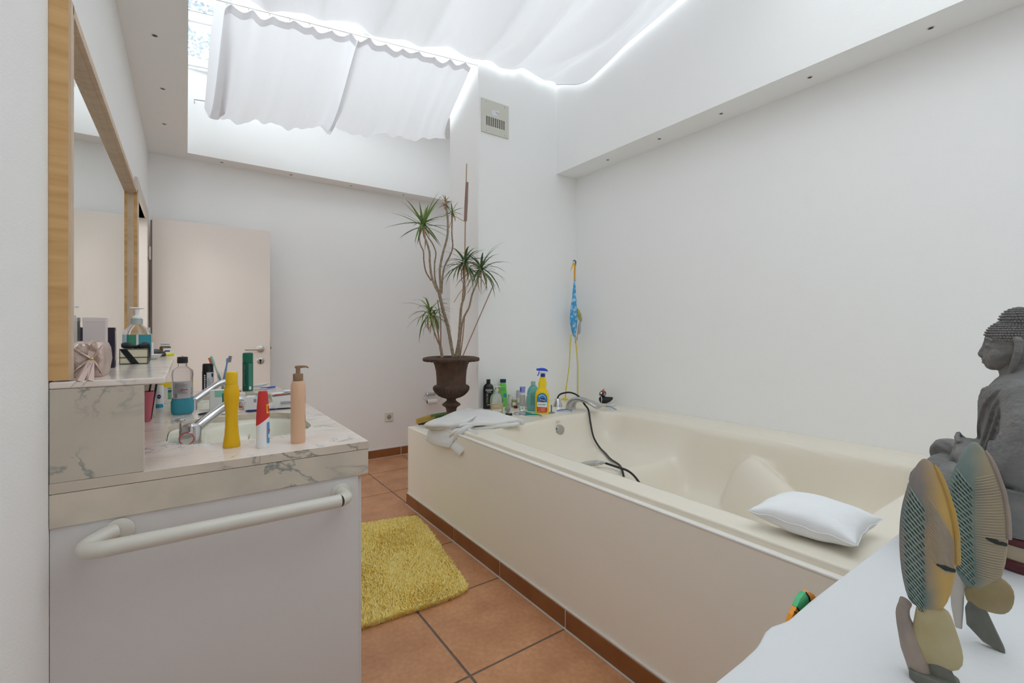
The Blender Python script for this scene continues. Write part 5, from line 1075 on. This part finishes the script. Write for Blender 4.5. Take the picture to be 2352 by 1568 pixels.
t = thing('toilet_roll_holder', 'chrome toilet roll holder with cap on the back wall beside the urn', 'toilet roll holder', (2.01,4.25,.56)); 
b = MB(); b.tube([(-.055,-.004,0),(-.055,-.018,0)], .016, 14); b.loft([[(xx,-.014+.014*sin(a)*q,.016*cos(a)*q) for a in [2*pi*i/16 for i in range(16)]] for xx,q in ((-.062,.5),(-.055,1),(.03,1),(.038,.4))]); b.obj('cover_cap', M_chrome, t)
b = MB(); b.tube(catmull([(-.050,-.015,0),(-.10,-.035,-.02),(-.105,-.05,-.040),(-.06,-.058,-.072),(.0,-.058,-.074),(.05,-.058,-.070),(.085,-.05,-.045)],5), .0035, 8); b.obj('wire_arm', M_steel, t)
r = thing('toilet_roll', 'nearly finished toilet paper roll on the chrome holder', 'toilet roll', (1.985,4.192,.487)); b = MB()
b.loft([[(xx,.026*q*cos(a),.026*q*sin(a)) for a in [2*pi*i/28 for i in range(28)]] for xx,q in ((-.050,.72),(-.050,1),(.050,1),(.050,.72),(-.050,.72))], cap=False); b.obj('paper', M_paper, r)
b = MB(); b.loft([[(xx,.018*cos(a),.018*sin(a)) for a in [2*pi*i/24 for i in range(24)]] for xx in (-.0495,.0495)], cap=False); b.obj('cardboard_core', mat('cardboard', (.30,.25,.24), .9), r)

# ================================================================== RUG
rg = thing('bath_rug', 'shaggy yellow bath rug on the terracotta tiles between vanity and tub', 'rug', (.82,2.29,.0)); RC = [(.42,1.845),(1.050,1.802),(1.198,2.735),(.56,2.85)]
def rp(u, v):
    a = Vector((*RC[0],0)).lerp(Vector((*RC[1],0)), u); c_ = Vector((*RC[3],0)).lerp(Vector((*RC[2],0)), u); p = a.lerp(c_, v)
    q = 1-.035*(abs(2*u-1)*abs(2*v-1))**4*1.6; cc = Vector((.807,2.308,0)); p = cc + (p-cc)*q; return p - Vector((.82,2.29,0))
b = MB(); b.grid(30, 40, lambda u,v: rp(u,v)+Vector((0,0,.010))); b.grid(30, 40, lambda u,v: rp(u,v)+Vector((0,0,.0005))); b.obj('backing', mat('rug_backing', (.92,.74,.22), .95), rg, weld=False)
M_pile = mat('yellow_rug_pile', (.96,.78,.22), .9, var=(30,.2,(.98,.88,.38)), sheen=.3)
random.seed(5); b = MB()
for k in range(42000):
    u_, v_ = random.random(), random.random()
    if k % 9 == 0: 
        if random.random() < .5: u_ = random.choice((0,1))
        else: v_ = random.choice((0,1))
    p = rp(u_, v_); cl = .90+.10*sin(31*u_+3*sin(17*v_))*sin(37*v_+2*sin(13*u_)); az = 6.28*random.random()*.75 + 2.5*sin(7*u_+3)*cos(9*v_); L_ = random.uniform(.012,.022)*(.7+.5*cl); ln = random.uniform(.15,.9)
    d_ = Vector((cos(az)*ln, sin(az)*ln, 1)).normalized(); s_ = Vector((-sin(az+random.uniform(-1,1)), cos(az), 0)).normalized()*random.uniform(.0016,.0028); p.z = .009 if k % 9 else random.uniform(.001,.009)
    m_ = p + d_*L_*.6; e_ = p + d_*L_ + Vector((cos(az),sin(az),-.3))*L_*.25*ln
    b.add([p-s_, p+s_, m_+s_, m_-s_, e_], [(0,1,2,3),(3,2,4)])
pb = b.obj('pile', M_pile, rg, smooth=False); pb['kind'] = 'stuff'

# ================================================================== CARVED WOODEN FISH (foreground)
def fish_mat(name, a, c2, c3, edge):
    m = mat(name, a, .75); nt = m.node_tree; bs_ = nt.nodes['Principled BSDF']; Lk = nt.links.new; tc = nt.nodes.new('ShaderNodeTexCoord'); sp = nt.nodes.new('ShaderNodeSeparateXYZ'); Lk(tc.outputs['Object'], sp.inputs[0])
    nz = node(nt, 'ShaderNodeTexNoise', Scale=14.0, Detail=5); Lk(tc.outputs['Object'], nz.inputs['Vector'])
    r0 = nt.nodes.new('ShaderNodeValToRGB'); r0.color_ramp.elements[0].color=(*a,1); r0.color_ramp.elements[1].color=(*c2,1); r0.color_ramp.elements[0].position=.38; r0.color_ramp.elements[1].position=.62; Lk(nz.outputs['Fac'], r0.inputs[0])
    # ochre wash towards the fin side
    ad = nt.nodes.new('ShaderNodeMath'); ad.operation='MULTIPLY_ADD'; ad.inputs[1].default_value=20; ad.inputs[2].default_value=.30; Lk(sp.outputs['X'], ad.inputs[0])
    ad2 = nt.nodes.new('ShaderNodeMath'); ad2.operation='MULTIPLY_ADD'; ad2.inputs[1].default_value=.5; Lk(nz.outputs['Fac'], ad2.inputs[0]); Lk(ad.outputs[0], ad2.inputs[2]); ad2.use_clamp=True
    rx = nt.nodes.new('ShaderNodeValToRGB'); rx.color_ramp.elements[0].position=.45; rx.color_ramp.elements[1].position=.95; Lk(ad2.outputs[0], rx.inputs[0])
    m1 = nt.nodes.new('ShaderNodeMixRGB'); m1.inputs[2].default_value=(*edge,1); Lk(rx.outputs['Color'], m1.inputs[0]); Lk(r0.outputs[0], m1.inputs[1])
    Lk(m1.outputs[0], bs_.inputs['Base Color']); return m
M_f1 = fish_mat('fish_paint_near', (.15,.19,.19), (.27,.22,.20), (.25,.32,.33), (.52,.34,.11)); M_f2 = fish_mat('fish_paint_far', (.14,.20,.19), (.20,.26,.25), (.3,.3,.3), (.36,.30,.20))
M_line = mat('carved_pale_lines', (.33,.42,.37), .8); M_line2 = mat('carved_cream_lines', (.44,.37,.30), .8); M_och = mat('ochre_edge', (.50,.30,.05), .7, var=(20,.2,(.40,.28,.14))); M_tailf = mat('fish_tail_straw', (.42,.34,.17), .75, var=(22,.2,(.50,.43,.27))); M_darkt = mat('fish_tail_dark', (.11,.115,.10), .75, var=(30,.2,(.18,.18,.15))); M_stemf = mat('fish_stem', (.38,.31,.25), .75, var=(25,.2,(.27,.22,.20)))
def outline(zs, ls, rs, th):
    """z, left, right half outlines -> lens shaped carved body"""
    n = 20
    return [[(lerp(l, r, .5-.5*cos(a)) , th_*sin(a), z) for a in [2*pi*k/n for k in range(n)]] for z,l,r,th_ in zip(zs,ls,rs,th)]
def wooden_fish(x, y, lab, near):
    t = thing('wooden_fish', lab, 'fish figurine', (x,y,.7605), face(x,y), 'pair of carved wooden fish'); k_ = 1.0
    if near:
        zs = [.085,.10,.125,.155,.185,.21,.235,.252,.262,.267]; lf = [-.020,-.027,-.033,-.0355,-.035,-.031,-.023,-.016,-.010,-.004]; rt = [.016,.026,.034,.037,.036,.031,.022,.014,.008,.001]
    else:
        zs = [.070,.085,.115,.150,.180,.21,.235,.252,.265,.271]; lf = [-.012,-.026,-.038,-.043,-.043,-.037,-.026,-.017,-.009,-.001]; rt = [.022,.034,.044,.047,.046,.040,.030,.021,.012,.004]
    th = [.008,.013,.017,.019,.019,.018,.014,.010,.006,.002]; bm_ = M_f1 if near else M_f2; b = MB(); b.loft(outline(zs, lf, rt, th)); b.obj('fish_body', bm_, t, subsurf=1, auto=False)
    def surf(fx, z):
        for i in range(len(zs)-1):
            if zs[i] <= z <= zs[i+1]:
                f = (z-zs[i])/(zs[i+1]-zs[i]); l,r,h_ = lerp(lf[i],lf[i+1],f), lerp(rt[i],rt[i+1],f), lerp(th[i],th[i+1],f); xx = lerp(l,r,fx); c_ = 1-2*fx; return Vector((xx, -h_*sqrt(max(0,1-c_*c_))-.0002, z))
        return Vector((0,0,z))
    b = MB(); c2 = MB(); dk = MB()
    for k in range(27):           # slanting scale rows on the belly half
        z = .094 + .0052*k
        if z > .228: break
        P__ = [surf(fx, max(zs[0], z + .010 - .026*(fx/.5)**1.2)) for fx in [.05+.43*i/10 for i in range(11)]]
        b.tube(P__, [.0003+.0006*sin(pi*i/10) for i in range(11)], 5)
        for j in range(4):
            jj = 1.5+2*j+(k%2); q0 = surf(.05+.43*jj/10, max(zs[0], z + .0085 - .026*((.05+.43*jj/10)/.5)**1.2)); q1 = surf(.05+.43*(jj+.9)/10, max(zs[0], z + .0070 - .026*((.05+.43*(jj+.9)/10)/.5)**1.2)); dk.tube([q0+Vector((0,.0004,0)), q1+Vector((0,.0004,-.001))], [.0013,.0008], 5)
    for k in range(44):           # fin rays on the back half
        z = .095 + .0034*k
        if z > .226 or (near and z < .158): continue
        if near: c2.tube([surf(fx, max(.140, z - .052*((fx-.52)/.45)**1.5)) for fx in (.53,.62,.71,.80,.88,.95)], [.0003,.0006,.0007,.0007,.0006,.0004], 5)
        else: c2.tube([surf(fx, z + (.022*sm(.10,.22,z)-.004)*(fx-.5)) for fx in (.50,.62,.74,.86,.95)], [.0003,.0006,.0007,.0006,.0004], 5)
    b.obj('carved_scales', M_line, t); c2.obj('carved_fin_rays', M_line2, t); dk.obj('dark_recesses', mat('scale_dark', (.06,.10,.09), .85), t)
    b = MB(); b.tube([surf(.975, z) + Vector((.0015,.002,0)) for z in [.150+.0085*i for i in range(14)]], [.0042]*12+[.0035,.002], 8); b.obj('ochre_fin_edge', M_och if near else M_stemf, t)
    b = MB(); b.tube([surf(.66,.148), surf(.80,.1455), surf(.965,.1425)], [.0012,.0032,.0022], 8); b.obj('carved_notch', mat('notch_dark', (.03,.035,.03), .9), t)
    if near:
        b = MB(); b.loft(outline([.020,.032,.050,.070,.088,.094],[-.016,-.021,-.020,-.016,-.013,-.010],[.034,.045,.044,.036,.030,.024],[.006,.009,.010,.010,.009,.004])); b.obj('tail_lobe', M_tailf, t, subsurf=1, auto=False)
        b = MB(); b.tube(catmull([(-.026,.0,.088),(-.030,.002,.070),(-.022,.003,.045),(-.012,.003,.020),(-.006,.003,.004)],5), [.0085,.0085,.008,.0085,.009,.0095,.010,.011,.012,.013,.014,.015,.016,.016,.016,.016,.016,.016,.016,.016,.016], 14); b.obj('carved_stem', M_stemf, t)
        b = MB(); b.prism(rrect(-.022,-.018,.040,.018,.012), 0, .012); b.obj('foot_block', M_darkt, t, bevel=.002)
        b = MB(); b.loft(outline([.0,.012,.030,.045],[.004,.0,-.002,.002],[.040,.036,.026,.016],[.008,.008,.007,.006])); b.obj('tail_fin', M_darkt, t)
    else:
        b = MB(); b.loft(outline([.046,.053,.066,.084,.094,.098],[-.002,-.012,-.014,-.010,-.006,-.002],[.036,.048,.054,.055,.044,.030],[.005,.009,.011,.011,.009,.003])); b.obj('tail_lobe', mat('fish_tail_brown', (.27,.20,.09), .75, var=(22,.2,(.36,.29,.17))), t, subsurf=1, auto=False)
        b = MB(); b.loft([[(x_*1.0+ox, yy, z) for x_,yy in ((l,-.006),(l,.006),(r,.006),(r,-.006))] for z,l,r,ox in ((.0006,.034,.042,0),(.006,.012,.040,0),(.022,-.010,.031,0),(.042,-.012,.020,0),(.055,-.006,.012,0))]); b.obj('tail_fin', M_darkt, t, bevel=.001)
        b = MB(); b.loft(outline([.012,.04,.075,.100],[-.026,-.032,-.034,-.034],[-.016,-.014,-.012,-.010],[.003,.005,.006,.005])); b.obj('carved_stem', mat('fish_side_white', (.52,.48,.44), .8), t)
    t.scale = (.73 if near else .70, .8, 1); return t
wooden_fish(.728,.166,'nearest carved wooden fish standing on its tail, ochre and grey green, at the ledge end', True)
wooden_fish(.872,.150,'second carved wooden fish, greener with pale scale lines, between the near fish and the Buddha', False)

# ================================================================== BUDDHA
M_stone = mat('dark_grey_stone', (.145,.145,.143), .8, bump=(90,.7,.006), var=(18,.2,(.22,.215,.21)))
BX, BY, BZ = 1.30, .165, .800
RZ = atan2(-BX, BY)
bu = thing('buddha_statue', 'dark grey stone seated Buddha statue on the right end of the ledge', 'statue', (BX,BY,BZ), RZ)
R0 = sqrt(BX*BX+BY*BY); PH0 = radians(47.55)
def Q(px_, py_, dep=0):
    R = R0+dep; x_ = R*math.tan(math.atan((px_-1176)/1059)-PH0); t_ = R*cos(PH0)-x_*sin(PH0)
    return Vector((x_, dep, 1.18-(py_-762)*t_/1059-BZ))
def blob(b, c, r, rot=None):
    M_ = Matrix.Translation(c)
    if rot is not None: M_ = M_ @ Matrix.Rotation(rot,4,'Y')
    b.lathe([(cos(-pi/2+pi*i/12), sin(-pi/2+pi*i/12)) for i in range(13)], 20, M=M_ @ Matrix.Diagonal((*r,1)))
def remesh(o, vs=.0028, it=4):
    r_ = o.modifiers.new('remesh','REMESH'); r_.mode='VOXEL'; r_.voxel_size=vs; r_.use_smooth_shade=True
    s_ = o.modifiers.new('smooth','SMOOTH'); s_.factor=.5; s_.iterations=it
V3 = Vector
b = MB(); cx0 = Q(2350,960).x
# robed torso as one stack of ovals: (z, half depth along X, half width along Y, X centre)
st_ = [(.020,.085,.125,.000),(.050,.092,.128,.002),(.090,.080,.118,.006),(.130,.064,.104,.008),(.170,.056,.098,.008),(.210,.054,.100,.008),(.245,.054,.106,.008),(.270,.050,.104,.010),(.288,.040,.084,.012),(.300,.028,.052,.012),(.312,.022,.030,.008)]
b.loft([[(xc+a_*cos(t_), b2_*sin(t_), z_) for t_ in [2*pi*i/40 for i in range(40)]] for z_,a_,b2_,xc in st_])
b.tube([V3((.006,0,.295)), V3((-.004,0,.330)), V3((-.006,0,.345))], [.028,.025,.024], 18)
for sd in (-1,1):
    b.tube(catmull([V3((.012,sd*.088,.268)), V3((.016,sd*.122,.225)), V3((.010,sd*.134,.175)), V3((-.010,sd*.122,.135)), V3((-.045,sd*.080,.130)), V3((-.072,sd*.034,.136))],5), [lerp(.034,.036,min(1,i/8)) if i < 14 else lerp(.036,.016,(i-14)/12) for i in range(26)], 16)
    # sleeve falling from the forearm
    b.loft([[(xx, sd*yy+.022*w_*cos(t_), zz+.034*w_*sin(t_)) for t_ in [2*pi*i/14 for i in range(14)]] for xx,yy,zz,w_ in ((.02,.125,.130,.8),(-.015,.115,.105,1.15),(-.050,.085,.098,.9),(-.062,.062,.100,.3))])
    # crossed legs under the robe
    b.tube(catmull([V3((.02,sd*.075,.060)), V3((-.045,sd*.118,.078)), V3((-.096,sd*.140,.092)), V3((-.112,sd*.130,.088))],5), [.054]*5+[.050]*5+[.044]*3+[.038,.034,.030], 18)
    b.tube(catmull([V3((-.106,sd*.128,.070)), V3((-.118,sd*.070,.058)), V3((-.112,-sd*.010,.052)), V3((-.085,-sd*.075,.062))],5), [.036]*4+[.033]*4+[.029]*4+[.024]*4, 16)
blob(b, V3((-.085,0,.060)), (.060,.110,.035))
blob(b, V3((-.095,-.062,.088)), (.030,.020,.012)); blob(b, V3((-.095,.062,.088)), (.030,.020,.012))
# hands in the lap
blob(b, V3((-.064,0,.142)), (.024,.046,.010)); blob(b, V3((-.064,0,.155)), (.021,.040,.009))
for sd in (-1,1):
    b.tube([V3((-.076,sd*.030,.158)), V3((-.081,sd*.016,.167)), V3((-.080,sd*.004,.172))], [.0060,.0052,.0044], 10)
    for k in range(4): b.tube([V3((-.058-.006*k,sd*.038,.148+(.004 if sd>0 else 0))), V3((-.060-.007*k,sd*.010,.152+(.006 if sd>0 else 0))), V3((-.059-.007*k,-sd*.022,.149+(.005 if sd>0 else 0)))], [.0062,.0058,.0045], 8)
# robe folds standing proud of the torso
def ov(z_, t_, o_=.0028):
    for (z0_,a0,b0,c0),(z1_,a1,b1,c1) in zip(st_[:-1], st_[1:]):
        if z0_ <= z_ <= z1_: f = (z_-z0_)/(z1_-z0_); return V3((lerp(c0,c1,f)+(lerp(a0,a1,f)+o_)*cos(t_), (lerp(b0,b1,f)+o_)*sin(t_), z_))
    return V3((0,0,z_))
for k in range(10):
    b.tube([ov(lerp(.290-.004*k, .150-.012*k, (j/14)**1.1), pi+radians(lerp(62-10*k, -20-9*k, j/14))) for j in range(15)], .0042, 7)
for k in range(6): b.tube([ov(lerp(.292, .120, j/14), -radians(lerp(70+9*k, 100+13*k, j/14))) for j in range(15)], .0040, 7)
for sd in (-1,1):
    for k in range(7): b.tube(catmull([V3((.030-.010*k, sd*(.128+.003*k), .262-.012*k)), V3((.028-.012*k, sd*.168, .210-.014*k)), V3((.014-.016*k, sd*(.166-.006*k), .160-.010*k)), V3((-.020-.010*k, sd*(.140-.010*k), .118-.003*k))],5), .0036, 7)
    for k in range(6): b.tube(catmull([V3((.030-.010*k, sd*.130, .098-.004*k)), V3((-.020-.012*k, sd*(.164), .112-.006*k)), V3((-.075-.008*k, sd*(.178-.004*k), .104-.007*k)), V3((-.125-.002*k, sd*(.148-.008*k), .092-.008*k))],5), .0034, 7)
bo = b.obj('body', M_stone, bu, auto=False); remesh(bo, .0024, 1)
b = MB(); hc = V3((-.008,0,.350))
blob(b, hc+V3((.004,0,0)), (.038,.036,.046)); blob(b, hc+V3((-.012,0,-.016)), (.025,.030,.030)); blob(b, hc+V3((-.020,0,.002)), (.0145,.028,.034)); blob(b, hc+V3((-.022,0,-.034)), (.013,.018,.011))
b.tube(catmull([hc+V3((-.031,0,.016)), hc+V3((-.035,0,.000)), hc+V3((-.0395,0,-.0125)), hc+V3((-.034,0,-.018))],5), [.0040]*6+[.0043]*4+[.0052,.0057,.006,.0058,.005,.004], 10)
blob(b, hc+V3((-.0345,0,-.0245)), (.0048,.011,.0026)); blob(b, hc+V3((-.0335,0,-.0300)), (.0055,.0095,.0032))
for sd in (-1,1):
    b.tube(catmull([hc+V3((-.0325,sd*.007,.014)), hc+V3((-.0315,sd*.017,.018)), hc+V3((-.022,sd*.029,.013))],4), .0028, 8); blob(b, hc+V3((-.0285,sd*.0165,.004)), (.0050,.0095,.0040)); blob(b, hc+V3((-.016,sd*.023,-.014)), (.013,.010,.015)); b.tube([hc+V3((-.0330,sd*.009,.0025)), hc+V3((-.0325,sd*.017,.0015)), hc+V3((-.027,sd*.0245,.003))], .0014, 6)
ho = b.obj('head', M_stone, bu, auto=False); remesh(ho, .0015, 2)
for sd in (-1,1):
    b = MB(); b.tube(catmull([hc+V3((.006,sd*.035,.018)), hc+V3((.011,sd*.040,.012)), hc+V3((.009,sd*.041,-.012)), hc+V3((.004,sd*.038,-.034)), hc+V3((.001,sd*.035,-.046))],5), [.0035,.005,.006,.0065,.0068,.0068,.0062,.006,.006,.006,.0058,.0056,.0055,.0055,.0052,.005,.0045,.004,.0035,.003,.002], 10); b.obj('ear', M_stone, bu, auto=False)
b = MB(); hcc = hc+V3((.006,0,.018)); uc = hc+V3((.012,0,.050)); blob(b, hcc, (.0405,.0385,.036)); blob(b, uc, (.027,.026,.026))
def curls(c, r, n0, n1):
    for i in range(n0):
        th_ = pi/2*(i+.3)/n0*1.12; m_ = max(6, int(n1*sin(th_)))
        for j in range(m_):
            a = 2*pi*(j+.5*(i%2))/m_; d = V3((sin(th_)*cos(a), sin(th_)*sin(a), cos(th_))); p = c + V3((d.x*r[0], d.y*r[1], d.z*r[2]))
            if p.x < c.x-.025 and p.z < hc.z+.020 and c is hcc: continue
            b.ball(p, (.0028,.0028,.0022), 6, 4)
curls(hcc, (.0405,.0385,.036), 13, 62); curls(uc, (.027,.026,.026), 8, 38); b.obj('curled_hair', M_stone, bu, auto=False)
# stand below the statue
M_lac = mat('dark_red_lacquer', (.10,.018,.025), .4); M_wax = mat('cream_wood', (.50,.43,.32), .6)
st = thing('statue_stand', 'low dark red lacquered stand with a cream band under the Buddha', 'stand', (BX,BY,.7605), RZ)
def oval(a_, b_, z0, z1, cx_=.015): q = MB(); q.prism([(cx_+a_*cos(t_), b_*sin(t_)) for t_ in [2*pi*i/40 for i in range(40)]], z0, z1); return q
oval(.088,.125,0,.018).obj('base_band', M_lac, st, bevel=.003); oval(.078,.115,.018,.044).obj('cream_band', M_wax, st); oval(.084,.121,.044,.0585).obj('top_rim', M_lac, st, bevel=.002)
# ================================================================== PAINTED FISH TAIL TOY BEHIND THE LEDGE
t = thing('painted_tin_fish', 'orange and green painted tin fish hanging against the ledge, only its tail showing', 'ornament', (.795,.3275,.769))
M_or = mat('tin_orange', (.80,.30,.02), .45); M_gr = mat('tin_green', (.05,.42,.16), .45, var=(40,.2,(.10,.52,.24)))
def plate(pts, m, name, dy=0, th=.007):
    b = MB(); b.loft([[(px_, dy, pz_) for px_,pz_ in pts], [(px_, dy+th, pz_) for px_,pz_ in pts]]); return b.obj(name, m, t, smooth=False, bevel=.0008)
plate([(-.054,-.040),(-.049,-.030),(-.040,-.020),(-.027,-.013),(-.014,-.030),(-.02,-.07),(-.05,-.07)], M_or, 'orange_tip'); plate([(-.027,-.013),(-.014,-.004),(0,0),(.004,.0),(.014,-.010),(.020,-.024),(.022,-.07),(-.02,-.07),(-.014,-.03)], M_gr, 'green_band', th=.0075); plate([(.004,0),(.018,-.004),(.034,-.013),(.049,-.028),(.05,-.07),(.022,-.07),(.020,-.024),(.014,-.010)], M_or, 'orange_fin')
b = MB(); b.tube([(.004,-.0005,.0),(.014,-.0005,-.010),(.020,-.0005,-.024)], .0012, 6); b.tube([(-.027,-.0005,-.013),(-.019,-.0005,-.021),(-.014,-.0005,-.031)], .0012, 6); b.tube([(-.036,-.0005,-.0165),(-.028,-.0005,-.022),(-.024,-.0005,-.034)], .0009, 6); b.obj('black_outline', M_black, t)
